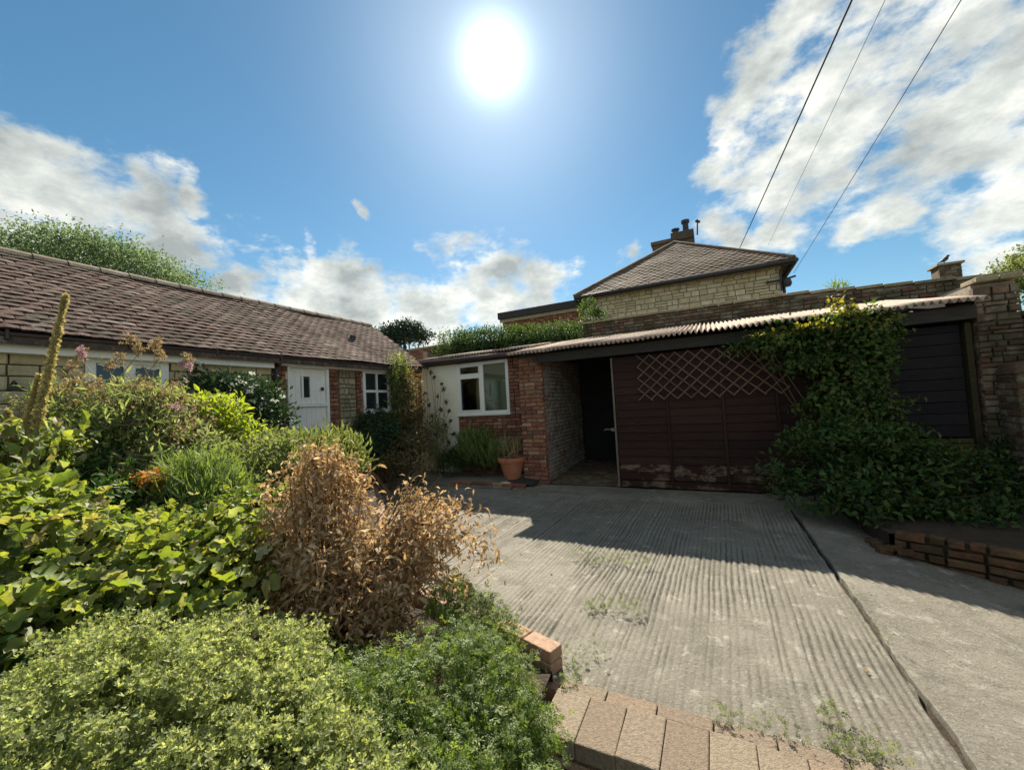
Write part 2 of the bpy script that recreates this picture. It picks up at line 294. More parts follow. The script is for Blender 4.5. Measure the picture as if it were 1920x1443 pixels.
l_ivytop = leafm('leaf_climber_top', [(0.20,0.22,0.04),(0.26,0.25,0.05),(0.14,0.18,0.04)], 0.5, (1.6,1.4,0.4))
l_low = leafm('leaf_low_shrub', [(0.02,0.055,0.014),(0.035,0.09,0.02),(0.014,0.036,0.012),(0.07,0.13,0.028),(0.10,0.12,0.035)], 0.3)
l_tree = leafm('leaf_tree', [(0.10,0.15,0.08),(0.15,0.20,0.11),(0.08,0.12,0.065),(0.19,0.24,0.14)], 0.5, (1.5,1.6,1.1))
l_cyp = leafm('leaf_conifer', [(0.03,0.055,0.035),(0.045,0.075,0.045),(0.025,0.045,0.03)], 0.2, (1,1.2,0.8))
l_hedge = leafm('leaf_hedge', [(0.045,0.075,0.035),(0.065,0.11,0.045),(0.10,0.15,0.06)], 0.35)
l_brownsh = leafm('leaf_russet', [(0.16,0.13,0.06),(0.12,0.12,0.05),(0.26,0.19,0.11),(0.10,0.12,0.045),(0.20,0.12,0.06)], 0.35, (1.4,1.2,0.7))
l_straw = leafm('leaf_straw', [(0.34,0.26,0.15),(0.26,0.22,0.11),(0.20,0.20,0.08)], 0.3, (1.3,1.2,0.8))
l_pod = leafm('seed_head', [(0.07,0.055,0.045),(0.10,0.075,0.055)], 0.1)
l_mull = leafm('mullein_head', [(0.46,0.40,0.22),(0.55,0.50,0.30),(0.38,0.32,0.18),(0.34,0.34,0.15)], 0.4, (1.5,1.4,0.8))
l_weed = leafm('leaf_weed', [(0.13,0.19,0.06),(0.18,0.24,0.09),(0.10,0.15,0.05)], 0.4)

# ------------------------------------------------------------------ masonry
def brick_tmpl(ch=0.06):
    # unit brick, x and z in -0.5..0.5, front at y=+0.5 with a worn chamfer
    c = 0.5-ch; V = []
    for (y, s) in ((-0.5, 0.5), (0.5-0.08, 0.5), (0.5, c)):
        for (x, z) in ((-1,-1),(1,-1),(1,1),(-1,1)): V.append((x*s*1.0, y, z*(s if s == 0.5 else 0.5-ch*2.2)))
    fs = [(0,1,2,3),(11,10,9,8)]
    for a in (0, 4):
        for k in range(4): k2 = (k+1) % 4; fs.append((a+k, a+4+k, a+4+k2, a+k2))
    return np.array(V), fs
def tri(fs):
    T = []
    for f in fs:
        for i in range(1, len(f)-1): T.append((f[0], f[i], f[i+1]))
    return np.array(T)
BT_V, BT_F = brick_tmpl(); BT_T = tri(BT_F)
TM = {}
def tmpl_mesh(key, V, T, mat):
    k = (key, mat.name)
    if k not in TM: TM[k] = mesh_np(key, V, T, mat, np.zeros(len(V)), smooth=mat.name.startswith('leaf'))
    return TM[k]
def scatter(parent, name, V, T, mats3, ofs, rnd, mat, cap=300, key=None, smooth=False, labelstuff=None, center=None):
    """mats3: N x 3 x 3 (columns = template axes scaled). Nearest `cap` become parts, the rest one stuff part."""
    n = len(ofs); ofs = np.asarray(ofs, float); mats3 = np.asarray(mats3, float)
    order = np.argsort(np.linalg.norm(ofs-CAM, axis=1)); near = order[:cap]; rest = order[cap:]
    if len(near):
        me = tmpl_mesh(key or name, V, T, mat); pw = wloc(parent) if parent else Vector((0, 0, 0))
        for i in near:
            o = bpy.data.objects.new(name, me); scn.collection.objects.link(o)
            A = mats3[i]; s = np.linalg.norm(A, axis=0)
            q = Matrix((A/s).tolist()).to_quaternion(); o.rotation_mode = 'QUATERNION'; o.rotation_quaternion = q; o.scale = tuple(s)
            o.location = Vector(ofs[i]) - pw; o.parent = parent
    if len(rest):
        A = mats3[rest]; P = np.einsum('nij,vj->nvi', A, V) + ofs[rest][:, None, :]
        TT = (T[None] + (np.arange(len(rest))*len(V))[:, None, None]).reshape(-1, 3)
        P = P.reshape(-1, 3); c = (P.min(0)+P.max(0))/2
        me = mesh_np(name, P-c, TT, mat, np.repeat(rnd[rest], len(V)), smooth=smooth)
        o = link(name, me, parent, c); o['kind'] = 'stuff'
        return o
def masonry(parent, name, O, u, n, rects, depth, proud, mat, cap=300, rot=0.006, jit=0.004, key='brick'):
    O = np.array(O, float); u = np.array(u, float); n = np.array(n, float); z = np.array((0, 0, 1.0))
    ms = []; of = []; us = u if np.dot(np.cross(u, n), z) > 0 else -u
    for (a, b, c, d) in rects:
        pr = proud + random.uniform(-jit, jit); w_, h_ = b-a, d-c
        if w_ < .02 or h_ < .02: continue
        A = np.column_stack((us*w_, n*depth, z*h_))
        e1 = random.uniform(-rot, rot); Rm = np.array(Matrix.Rotation(e1, 3, Vector(n)))
        ms.append(Rm @ A); of.append(O + u*(a+b)/2 + z*(c+d)/2 + n*(pr-depth/2))
    if ms: scatter(parent, name, BT_V, BT_T, ms, of, rng.random(len(ms)), mat, cap, key=key)
def cut(a, b, spans):
    segs = [(a, b)]
    for (p, q) in spans:
        ns = []
        for (s, e_) in segs:
            if q <= s or p >= e_: ns.append((s, e_)); continue
            if p > s: ns.append((s, p))
            if q < e_: ns.append((q, e_))
        segs = ns
    return segs
def bricks(u0, u1, v0, v1, ops=(), bl=.215, bh=.065, j=.011, wob=.004):
    R_ = []; row = 0; v = v0
    while v < v1-.02:
        h = min(bh, v1-v); u = u0 - (bl+j)/2*(row % 2) - random.uniform(0, .02)
        while u < u1:
            a, b = max(u, u0), min(u+bl*random.choice((1,1,1,.48)), u1); nb = u+ (b-u if b < u1 else 9)
            u2 = b if b < u1 else u1+9
            sp = [(o[0], o[1]) for o in ops if v+h > o[2]+.01 and v < o[3]-.01]
            if b-a > .02:
                for (s, e_) in cut(a, b, sp):
                    if e_-s > .025: R_.append((s+random.uniform(0, wob), e_-random.uniform(0, wob), v+random.uniform(0, wob*.6), v+h-random.uniform(0, wob*.6)))
            u = u2+j
        v += bh+j; row += 1
    return R_
def ashlar(u0, u1, v0, v1, ops=(), hmin=.10, hmax=.19, wmin=.14, wmax=.42, j=.014):
    R_ = []; v = v0
    while v < v1-.03:
        h = min(random.uniform(hmin, hmax), v1-v); 
        if v1-(v+h) < .05: h = v1-v
        u = u0
        while u < u1-.01:
            w_ = random.uniform(wmin, wmax); b = min(u+w_, u1)
            if u1-b < .08: b = u1
            sp = [(o[0], o[1]) for o in ops if v+h > o[2]+.01 and v < o[3]-.01]
            for (s, e_) in cut(u, b, sp):
                if e_-s < .04: continue
                if h > .15 and random.random() < .25: R_ += [(s+j/2, e_-j/2, v+j/2, v+h*.5-j/2), (s+j/2, e_-j/2, v+h*.5+j/2, v+h-j/2)]
                else: R_.append((s+j/2, e_-j/2, v+j/2, v+h-j/2))
            u = b
        v += h
    return R_
def core(parent, name, O, u, n, u0, u1, v0, v1, thick, ops, mat):
    """solid wall behind the facing, with openings left clear"""
    O = np.array(O, float); u = np.array(u, float); n = np.array(n, float); z = np.array((0, 0, 1.0)); mb = MB()
    us = sorted(set([u0, u1] + [min(max(q, u0), u1) for o in ops for q in (o[0]-.006, o[1]+.006)]))
    for a, b in zip(us[:-1], us[1:]):
        mid = (a+b)/2; sp = [(o[2]-.006, o[3]+.006) for o in ops if o[0]-.006 < mid < o[1]+.006]
        for (c, d) in cut(v0, v1, sp):
            ctr = O + u*mid + z*(c+d)/2 - n*thick/2
            mb.box(ctr, (b-a, thick, d-c), ax=(u, n, z), r=.5)
    return mb.build(name, mat, parent)

# ------------------------------------------------------------------ foliage
def leaf_oval(wd=.5, fold=.12, droop=.1):
    V = np.array([(0,0,0),(-wd/2,.4,fold),(0,.45,0),(wd/2,.4,fold),(-wd*.32,.75,fold*.7-droop*.5),(wd*.32,.75,fold*.7-droop*.5),(0,1,-droop)])
    T = np.array([(0,2,1),(0,3,2),(1,2,4),(2,3,5),(2,6,4),(2,5,6)]); return V, T
def leaf_lobed():
    pts = [(0,0),(-.28,-.12),(-.52,.08),(-.42,.30),(-.60,.52),(-.33,.62),(-.22,.88),(0,1.0),(.22,.88),(.33,.62),(.60,.52),(.42,.30),(.52,.08),(.28,-.12)]
    V = [(0,.42,-.10)] + [(x, y, .30*abs(x)-.30*max(0, y-.5)+(.09 if i % 2 else -.05)+(.08 if i in (4, 5, 11) else 0)) for i, (x, y) in enumerate(pts)]
    T = [(0, 1+(i+1) % 14, 1+i) for i in range(14)]; return np.array(V), np.array(T)
def leaf_blade(wd=.08, bend=.25):
    V = []; 
    for i, (y, ww) in enumerate(((0,.6),(.35,1),(.7,.75))):
        V += [(-wd/2*ww, y, -bend*y*y), (wd/2*ww, y, -bend*y*y)]
    V.append((0, 1, -bend*1.15)); return np.array(V), np.array([(0,1,3),(0,3,2),(2,3,5),(2,5,4),(4,5,6)])
def leaf_curl():
    V = np.array([(0,0,0),(-.11,.25,.10),(.10,.22,.06),(-.15,.55,-.02),(.08,.5,.16),(-.05,.8,-.18),(.11,.78,.0),(.02,1,-.30)])
    return V, np.array([(0,2,1),(1,2,4),(1,4,3),(3,4,6),(3,6,5),(5,6,7)])
def rosette(k=6, wd=.42, seed=1):
    r = random.Random(seed); Vs = []; Ts = []
    for i in range(k):
        an = 2*math.pi*i/k + r.uniform(-.3, .3); el = r.uniform(.25, 1.0); ln = r.uniform(.7, 1.0)
        V = np.array([(0,0,0),(-wd/2,.55,.05),(wd/2,.55,.05),(0,1,0)])*ln
        ce, se = math.cos(el), math.sin(el); V = np.column_stack((V[:,0], V[:,1]*ce-V[:,2]*se, V[:,1]*se+V[:,2]*ce))
        c, s = math.cos(an), math.sin(an); V = np.column_stack((V[:,0]*c-V[:,1]*s, V[:,0]*s+V[:,1]*c, V[:,2]))
        Ts += [(4*i, 4*i+2, 4*i+1), (4*i+1, 4*i+2, 4*i+3)]; Vs.append(V)
    return np.vstack(Vs), np.array(Ts)
def sprig(k=5, wd=.34, seed=3):
    r = random.Random(seed); Vs = []; Ts = []
    for i in range(k*2):
        t = (i//2)/k; side = 1 if i % 2 else -1
        V = np.array([(0,0,0),(-wd/2,.5,.06),(wd/2,.5,.06),(0,1,-.05)])*(.42*(1-.35*t))
        an = -side*r.uniform(.7, 1.25) if i < k*2-1 else 0; c, s = math.cos(an), math.sin(an)
        V = np.column_stack((V[:,0]*c-V[:,1]*s, V[:,0]*s+V[:,1]*c+t*.75, V[:,2]+r.uniform(-.12,.14)*(V[:,1] > 0)))
        Ts += [(4*i, 4*i+2, 4*i+1), (4*i+1, 4*i+2, 4*i+3)]; Vs.append(V)
    return np.vstack(Vs), np.array(Ts)
LO = leaf_oval(); LL = leaf_lobed(); LB = leaf_blade(); LC = leaf_curl(); RO = rosette(); SP = sprig(); LW = leaf_oval(.24, .05, .15); FL = rosette(5, .6, 5)
def unit(a): return a/(np.linalg.norm(a, axis=-1, keepdims=True)+1e-9)
def frames(dirs, nrm, size):
    y = unit(dirs); z = nrm - y*np.sum(nrm*y, axis=1, keepdims=True); z = unit(z); x = np.cross(y, z)
    return np.stack((x, y, z), axis=2)*size[:, None, None]
def blob_points(blobs_, n, clump=.12, shell=.7, nclump=None, top=0.0, rj=.07):
    vol = np.array([b[1][0]*b[1][1]*b[1][2] for b in blobs_])**.67; vol /= vol.sum(); P = []; Nn = []
    for (c, r), v in zip(blobs_, vol):
        k = max(4, int(n*v)); nc = max(6, int((nclump or n/28)*v)); c = np.array(c, float); r = np.array(r, float)
        d = unit(rng.normal(size=(nc, 3))); d[:, 2] = np.where(d[:, 2] < -.25-(-top), -d[:, 2], d[:, 2])
        rad = shell + (1-shell)*rng.random((nc, 1))**.6; rad *= (1+rng.normal(size=(nc, 1))*rj); cc = d*rad
        ids = rng.integers(0, nc, k); cs = clump/np.mean(r)
        p = cc[ids] + rng.normal(size=(k, 3))*cs
        P.append(c + p*r); Nn.append(unit(p/r + 1e-6))
    return np.vstack(P), np.vstack(Nn)
def foliage(parent, name, tm, mat, blobs_, n, size, clump=.12, shell=.7, up=.4, rand=.8, down=0.0, cap=0, nclump=None, zmin=None, ydir=None, dirw=.6, key=None, rj=.07):
    P, Nn = blob_points(blobs_, n, clump, shell, nclump, rj=rj)
    if zmin is not None: P[:, 2] = np.maximum(P[:, 2], zmin+rng.random(len(P))*.1)
    k = len(P); upv = np.array((0, 0, 1.0)); nr = unit(Nn*.7 + upv*up + rng.normal(size=(k, 3))*rand*.6)
    dr = unit(Nn*dirw + rng.normal(size=(k, 3))*rand - upv*down + (np.array(ydir) if ydir is not None else 0))
    sz = size*(.6+.7*rng.random(k)); A = frames(dr, nr, sz)
    o = scatter(parent, name, tm[0], tm[1], A, P, rng.random(k), mat, cap, key=key or name)
    return P
def stems(parent, name, base, tips, r0, r1, mat, spread=.15, n=5, bendz=.3, seg=4):
    mb = MB()
    for t in tips:
        b = np.array(base, float) + np.array((rng.normal()*spread, rng.normal()*spread, 0)); t = np.array(t, float); pts = []
        for i in range(seg+1):
            s = i/seg; q = b*(1-s)+t*s; q[:2] = b[:2] + (t[:2]-b[:2])*(s**(1+bendz)); q += rng.normal(size=3)*.008*(0 < i < seg); pts.append(q)
        mb.tube(pts, [r0+(r1-r0)*i/seg for i in range(seg+1)], n, cap=False)
    return mb.build(name, mat, parent, smooth=True)
def BL(px, py, d, rx, rz, ry):
    """ellipsoid round the point at that depth; rx, rz given in photo pixels, ry in metres"""
    return (at(px, py, d), (rx*d/F, ry, rz*d/F))

# ================================================================== SETTING
mb = MB(); mb.box((0, 0, -0.36), (1600, 1600, 0.02), r=.3)
g = mb.build('ground', m_ground); props(g, kind='structure')

def concrete_mat():
    m = bpy.data.materials.new('ribbed_concrete'); m.use_nodes = True; t = m.node_tree; lk = t.links.new; p = t.nodes['Principled BSDF']
    g = N(t, 'ShaderNodeNewGeometry'); pos = g.outputs['Position']; a = N(t, 'ShaderNodeAttribute', attribute_name='dirt')
    def noise(sc, det=7, ro=.65, off=0):
        n = N(t, 'ShaderNodeTexNoise'); n.inputs['Scale'].default_value = sc; n.inputs['Detail'].default_value = det; n.inputs['Roughness'].default_value = ro
        if off: v = vmth(t, 'ADD', pos, (off, off*2, 0)); lk(v.outputs[0], n.inputs['Vector'])
        else: lk(pos, n.inputs['Vector'])
        return n.outputs[0]
    def mixc(f, A, B):
        n = N(t, 'ShaderNodeMix', data_type='RGBA'); lk(f, n.inputs['Factor'])
        for s_, v in (('A', A), ('B', B)):
            if isinstance(v, tuple): n.inputs[s_].default_value = (*v, 1)
            else: lk(v, n.inputs[s_])
        return n.outputs['Result']
    c = mixc(mrange(t, noise(1.1), .35, .65), (0.19, 0.172, 0.138), (0.265, 0.243, 0.198))
    c = mixc(mrange(t, noise(7, off=5), .54, .70, 0, .75), c, (0.42, 0.40, 0.345))
    c = mixc(mrange(t, noise(3.2, off=9), .50, .66, 0, .62), c, (0.13, 0.125, 0.10))
    c = mixc(mrange(t, noise(1.9, 8, .8, off=21), .60, .66, 0, .45), c, (0.075, 0.07, 0.055))
    c = mixc(mrange(t, noise(42, 6, .75, off=4), .52, .64, 0, .60), c, (0.15, 0.135, 0.105))
    c = mixc(mrange(t, noise(55, 6, .75, off=14), .55, .66, 0, .60), c, (0.46, 0.44, 0.385))
    c = mixc(mrange(t, noise(140, 3), .56, .70, 0, .6), c, (0.11, 0.10, 0.08))
    c = mixc(mrange(t, noise(95, 3, off=3), .60, .72, 0, .5), c, (0.56, 0.53, 0.46))
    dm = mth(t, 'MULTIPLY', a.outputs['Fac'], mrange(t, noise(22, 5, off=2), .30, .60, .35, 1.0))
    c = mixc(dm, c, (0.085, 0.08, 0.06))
    lk(c, p.inputs['Base Color']); p.inputs['Roughness'].default_value = .88; p.inputs['Specular IOR Level'].default_value = .3
    b = N(t, 'ShaderNodeBump'); b.inputs['Strength'].default_value = 1.0; b.inputs['Distance'].default_value = .010; lk(noise(75, 8, .75), b.inputs['Height'])
    b2 = N(t, 'ShaderNodeBump'); b2.inputs['Strength'].default_value = .7; b2.inputs['Distance'].default_value = .012; lk(noise(28, 6, off=7), b2.inputs['Height']); lk(b.outputs[0], b2.inputs['Normal'])
    lk(b2.outputs[0], p.inputs['Normal']); return m
m_conc = concrete_mat()
def slab(name, x0, x1, y0, y1, dx, dy, z, amp, ang, seed, edge_noise=(0.0, 0.0), fade=None, fall=None):
    nx = int((x1-x0)/dx)+1; ny = int((y1-y0)/dy)+1
    X, Y = np.meshgrid(np.linspace(x0, x1, nx), np.linspace(y0, y1, ny))
    # ragged edges along the joints
    if edge_noise[0] or edge_noise[1]:
        t_ = (X-x0)/(x1-x0); e0 = (vnoise(Y, Y*0, .16, seed+8)+.5*vnoise(Y, Y*0, .05, seed+18)-.75)*edge_noise[0]; e1 = (vnoise(Y, Y*0, .14, seed+9)+.5*vnoise(Y, Y*0, .05, seed+19)-.75)*edge_noise[1]
        X = X + np.where(t_ > .5, (t_-.5)*2*e1, (.5-t_)*2*e0)
    xr = X*math.cos(ang)+Y*math.sin(ang); wob = (vnoise(X, Y, .45, seed)-.5)*.014 + (vnoise(X, Y, .12, seed+1)-.5)*.006 + (vnoise(xr, xr*0, .11, seed+12)-.5)*.040
    ph = (xr+wob)/.041; rid = np.floor(ph); ridv = np.random.default_rng(seed).random(4096)[(rid.astype(int)) % 4096]
    s = (.5-.5*np.cos(2*np.pi*ph))**.55; groove = np.clip(1-s*1.5, 0, 1)
    ampm = np.clip(vnoise(X, Y, .7, seed+2)*1.5-.15 + (vnoise(X*3, Y, .35, seed+3)-.5)*.9, 0.20, 1.3)*(.35+.9*ridv)
    ampm = ampm*(.55+.9*vnoise(X*2.5, Y, .13, seed+21))
    if fade is not None: ampm = ampm*fade(X, Y)
    fine = (vnoise(X, Y, .05, seed+4)-.5)*.0030
    Z = z + amp*(s-1)*ampm + (vnoise(X, Y, .9, seed+6)-.5)*.012 + fine + (fall(X) if fall else 0)
    bd = (X == X.min()) | (Y <= y0+1e-6) | (Y >= y1-1e-6)
    V = np.column_stack((X.ravel(), Y.ravel(), Z.ravel())); idx = np.arange(nx*ny).reshape(ny, nx)
    Q = np.stack((idx[:-1, :-1], idx[:-1, 1:], idx[1:, 1:], idx[1:, :-1]), -1).reshape(-1, 4)
    # skirts so the slab has an edge with depth
    per = np.concatenate((idx[0, :], idx[1:, -1], idx[-1, -2::-1], idx[-2:0:-1, 0])); B = V[per].copy(); B[:, 2] -= .12
    o0 = len(V); V = np.vstack((V, B)); n_ = len(per); k = np.arange(n_)
    Q = np.vstack((Q, np.stack((per[k], o0+k, o0+(k+1) % n_, per[(k+1) % n_]), -1)))
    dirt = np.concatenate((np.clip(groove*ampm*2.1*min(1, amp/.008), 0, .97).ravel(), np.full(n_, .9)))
    c = (V.min(0)+V.max(0))/2
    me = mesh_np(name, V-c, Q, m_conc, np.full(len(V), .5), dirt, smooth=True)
    sm = np.ones(len(Q), bool); sm[-n_:] = False; me.polygons.foreach_set('use_smooth', sm)
    o = link(name, me, None, c); props(o, kind='structure'); return o
fade_main = lambda X, Y: np.clip((6.15-Y)/.25, .15, 1)
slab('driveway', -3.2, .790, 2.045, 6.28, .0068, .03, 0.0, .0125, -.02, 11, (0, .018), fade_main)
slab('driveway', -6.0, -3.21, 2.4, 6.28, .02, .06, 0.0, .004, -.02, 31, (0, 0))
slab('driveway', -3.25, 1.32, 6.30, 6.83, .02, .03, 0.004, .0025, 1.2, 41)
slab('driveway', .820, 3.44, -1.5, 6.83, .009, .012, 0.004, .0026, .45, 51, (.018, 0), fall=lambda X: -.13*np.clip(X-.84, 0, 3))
mb = MB(); mb.box((-2.3, 4.3, -.10), (6.6, 5.4, .04), r=.5); mb.box((.82, 4.4, -.05), (.12, 4.9, .03), r=.5)
props(mb.build('subsoil', m_soil), kind='structure')
slab('garden_path', -7.6, -3.3, 6.31, 7.9, .03, .03, 0.01, .003, 1.2, 61)
# raised bed of soil
def bedh(x, y):
    t_ = np.clip((-np.asarray(x)-1.6)/4.3, 0, 1); return .045 + .40*t_*t_*(3-2*t_)
def inbed(x, y):
    pts = [(-.86, 2.08), (-1.25, 2.20), (-2.1, 2.40), (-3.2, 3.18), (-4.7, 4.55), (-6.1, 5.7)]
    lim = np.interp(-x, [-q[0] for q in pts], [q[1] for q in pts]); return y < lim-.04
xs = np.linspace(-6.12, -.86, 150); ys = np.linspace(-1.6, 5.9, 200); X, Y = np.meshgrid(xs, ys)
Z = bedh(X, Y) + (vnoise(X, Y, .12, 3)-.5)*.05; inside = inbed(X, Y); Z = np.where(inside, Z, -.2)
idx = np.arange(X.size).reshape(X.shape); keep = inside[:-1, :-1] | inside[1:, :-1] | inside[:-1, 1:] | inside[1:, 1:]
Q = np.stack((idx[:-1, :-1], idx[:-1, 1:], idx[1:, 1:], idx[1:, :-1]), -1)[keep]
V = np.column_stack((X.ravel(), Y.ravel(), Z.ravel())); c = V.mean(0)
props(link('garden_soil', mesh_np('garden_soil', V-c, Q, m_soil, np.full(len(V), .5), smooth=True), None, c), kind='structure')

# ================================================================== COTTAGE (left)
CX = -6.13; Y0, Y1 = -3.0, 7.25
co = thing('stone_cottage', (CX-1.5, 2.1, .1), 'long low cream stone cottage with brown tiled roof and white stable door', 'cottage')
u = (0, 1, 0); n = (1, 0, 0); O = (CX, 0, 0)
W0 = (1.78, 2.53, 1.55, 2.30); DR = (4.11, 4.89, .42, 2.34); W1 = (5.68, 6.42, 1.50, 2.34)
ops = [W0, DR, W1]
core(co, 'wall', (CX-.05, 0, 0), u, n, Y0, Y1, 0, 2.36, .25, ops, m_stone_j)
# coursed blocks left of the door, with hidden lower part coarser
masonry(co, 'stone', O, u, n, ashlar(Y0, 3.86, .35, 2.30, [W0]), .10, .0, m_stone, 300, key='stone')
masonry(co, 'rubble_stone', O, u, n, ashlar(5.12, 5.50, .35, 2.34, [], .07, .14, .07, .17)+ashlar(5.50, 6.6, .35, 1.47, [], .08, .15, .08, .2)+ashlar(6.50, Y1, .35, 2.34, [], .08, .15, .08, .2), .09, .0, m_rubble, 300, key='rubble')
masonry(co, 'brick', O, u, n, bricks(3.96, 4.10, .35, 2.32, bl=.13)+bricks(4.90, 5.10, .35, 2.34, bl=.19)+bricks(5.52, 5.67, .9, 2.34, bl=.14)+bricks(6.43, 6.49, 1.4, 2.34, bl=.06), .10, .006, m_brick, 300)
mb = MB()
for k in range(6): mb.bb((CX+.002, 4.02+.05*(k % 2), .6+.3*k), (CX+.012, 4.07+.05*(k % 2), .72+.3*k))
mb.build('pale_patch', m_stone, co)
mb = MB(); mb.bb((CX-.04, Y0, 2.262), (CX+.10, 3.84, 2.385)); mb.bb((CX-.04, 3.96, 2.315), (CX+.10, 6.62, 2.388)); mb.build('fascia', m_white, co, bevel=.004)
# gutter with brackets
mb = MB(); prof = []
gy = np.linspace(Y0, 7.3, 16)
for i in range(15):
    a, b = gy[i], gy[i+1]
    vs = []; 
    for yy in (a, b):
        for k in range(9):
            an = math.pi*k/8; 
            for rr in (.062, .055): vs.append((CX+.125-rr*math.cos(an), yy, 2.452-rr*math.sin(an)))
    fs = []
    for k in range(8):
        for q in (0, 1): fs.append((2*k+q, 2*(k+1)+q, 18+2*(k+1)+q, 18+2*k+q))
    for q in (0, 16): fs.append((q, q+1, 18+q+1, 18+q))
    mb.add(vs, fs, .5)
gut = mb.build('gutter', m_gutter, co, smooth=True)
for yy in np.arange(-2.4, 7.2, .9):
    mb = MB(); mb.box((CX+.125, yy, 2.435), (.145, .03, .115)); mb.build('bracket', m_gutter, gut, bevel=.01)
mb = MB(); mb.tube([(CX+.125, 3.91, 2.40), (CX+.10, 3.91, 2.33), (CX+.045, 3.91, 2.26), (CX+.045, 3.91, .4)], .036, 10); mb.bb((CX-.005, 3.865, .4), (CX+.02, 3.955, 2.33))
mb.build('downpipe', m_gutter, co, smooth=False)
# window in the white surround
def sash_window(parent, x, ya, yb, za, zb, cols_, rows_, fr=.055, bar=.022, pane_m=m_glass, nrm=1, axis='x', mid=None, name='window', sill=True):
    """a framed window; axis x: wall plane at x, running along y; axis y: wall plane at y, running along x, facing -y"""
    def B(mb_, a0, a1, c0, c1, d0, d1):
        if axis == 'x': mb_.bb((x+d0, a0, c0), (x+d1, a1, c1))
        else: mb_.bb((a0, x-d1, c0), (a1, x-d0, c1))
    mb_ = MB(); B(mb_, ya, ya+fr, za, zb, -.06, .012); B(mb_, yb-fr, yb, za, zb, -.06, .012); B(mb_, ya+fr, yb-fr, za, za+fr, -.06, .012); B(mb_, ya+fr, yb-fr, zb-fr, zb, -.06, .012)
    f = mb_.build(name, m_white, parent, bevel=.005)
    ca = [ya+fr + (yb-ya-2*fr)*q for q in cols_]; ra = [za+fr + (zb-za-2*fr)*q for q in rows_]
    for i in range(1, len(ca)-1):
        mb_ = MB(); B(mb_, ca[i]-bar/2, ca[i]+bar/2, za+fr, zb-fr, -.05, .004); mb_.build('glazing_bar', m_white, f)
    for i in range(1, len(ra)-1):
        wd = bar if not mid else mid
        for j in range(len(ca)-1):
            a0 = ca[j]+(bar/2 if j else 0); a1 = ca[j+1]-(bar/2 if j < len(ca)-2 else 0)
            mb_ = MB(); B(mb_, a0, a1, ra[i]-wd/2, ra[i]+wd/2, -.05, .002); mb_.build('glazing_bar', m_white, f)
    for i in range(len(ca)-1):
        for j in range(len(ra)-1):
            mb_ = MB(); B(mb_, ca[i], ca[i+1], ra[j], ra[j+1], -.034, -.028); mb_.build('pane', pane_m, f)
    if sill:
        mb_ = MB(); B(mb_, ya-.02, yb+.02, za-.035, za-.002, -.05, .05); mb_.build('sill', m_white, f, bevel=.005)
    return f
f0 = sash_window(co, CX+.0, *W0, (0, .5, 1), (0, 1), fr=.085, bar=.10)
mb = MB()
for k in range(12):                                   # scalloped blind valance behind the glass head
    yy = W0[0]+.10+.048*k; mb.bb((CX-.02, yy, 2.195-.03*abs(math.sin(k*.8))), (CX-.012, yy+.046, 2.215))
mb.build('blind', m_white, f0)
f1 = sash_window(co, CX+.0, *W1, (0, .5, 1), (0, .5, 1), fr=.06, bar=.03, mid=.05)
# stable door
y0, y1, z0, z1 = DR
mb = MB(); mb.bb((CX-.08, y0, z0), (CX+.015, y0+.05, z1)); mb.bb((CX-.08, y1-.05, z0), (CX+.015, y1, z1)); mb.bb((CX-.08, y0+.05, z1-.04), (CX+.015, y1-.05, z1)); mb.build('door_frame', m_white, co, bevel=.004)
GL = (4.40, 4.53, 1.80, 2.17)
mb = MB()
for k in range(7):                                    # boarded upper leaf
    a = y0+.056+k*.0955; b = a+.0925
    for (s, e_) in cut(1.69, z1-.045, [(GL[2], GL[3])] if (b > GL[0] and a < GL[1]) else []):
        if b > GL[0] and a < GL[1] and not (s > GL[3]-.01 or e_ < GL[2]+.01): continue
        mb.bb((CX-.06, a, s), (CX-.024, b, e_), r=.5)
dl = mb.build('door', m_white, co, bevel=.002)
mb = MB(); mb.bb((CX-.05, GL[0]-.03, GL[2]-.03), (CX-.012, GL[0]+.004, GL[3]+.03)); mb.bb((CX-.05, GL[1]-.004, GL[2]-.03), (CX-.012, GL[1]+.03, GL[3]+.03)); mb.bb((CX-.05, GL[0]+.004, GL[3]-.004), (CX-.012, GL[1]-.004, GL[3]+.03)); mb.bb((CX-.05, GL[0]+.004, GL[2]-.03), (CX-.012, GL[1]-.004, GL[2]+.004)); mb.build('glazing_frame', m_white, dl)
mb = MB(); mb.bb((CX-.040, GL[0], GL[2]), (CX-.034, GL[1], GL[3])); mb.build('pane', m_glass, dl)
mb = MB(); mb.box((CX-.008, 4.76, 1.955), (.02, .045, .06)); mb.tube([(CX+.0, 4.76, 1.96), (CX+.035, 4.76, 1.95), (CX+.035, 4.70, 1.945)], .009, 6); mb.build('handle', m_metal_dk, dl)
mb = MB(); mb.bb((CX-.028, y0+.06, 1.645), (CX+.02, y1-.055, 1.685)); mb.build('weather_rail', m_white, dl, bevel=.006)
mb = MB()
for k in range(7): a = y0+.056+k*.0955; mb.bb((CX-.06, a, z0+.01), (CX-.026, a+.0925, 1.64), r=.5)
d2 = mb.build('door', m_white, co, bevel=.002); props(d2, label='lower half of the white stable door')
for zz in (1.50, .75): mb = MB(); mb.bb((CX-.022, y0+.03, zz), (CX+.018, y0+.06, zz+.07)); mb.build('hinge', m_metal_dk, d2)
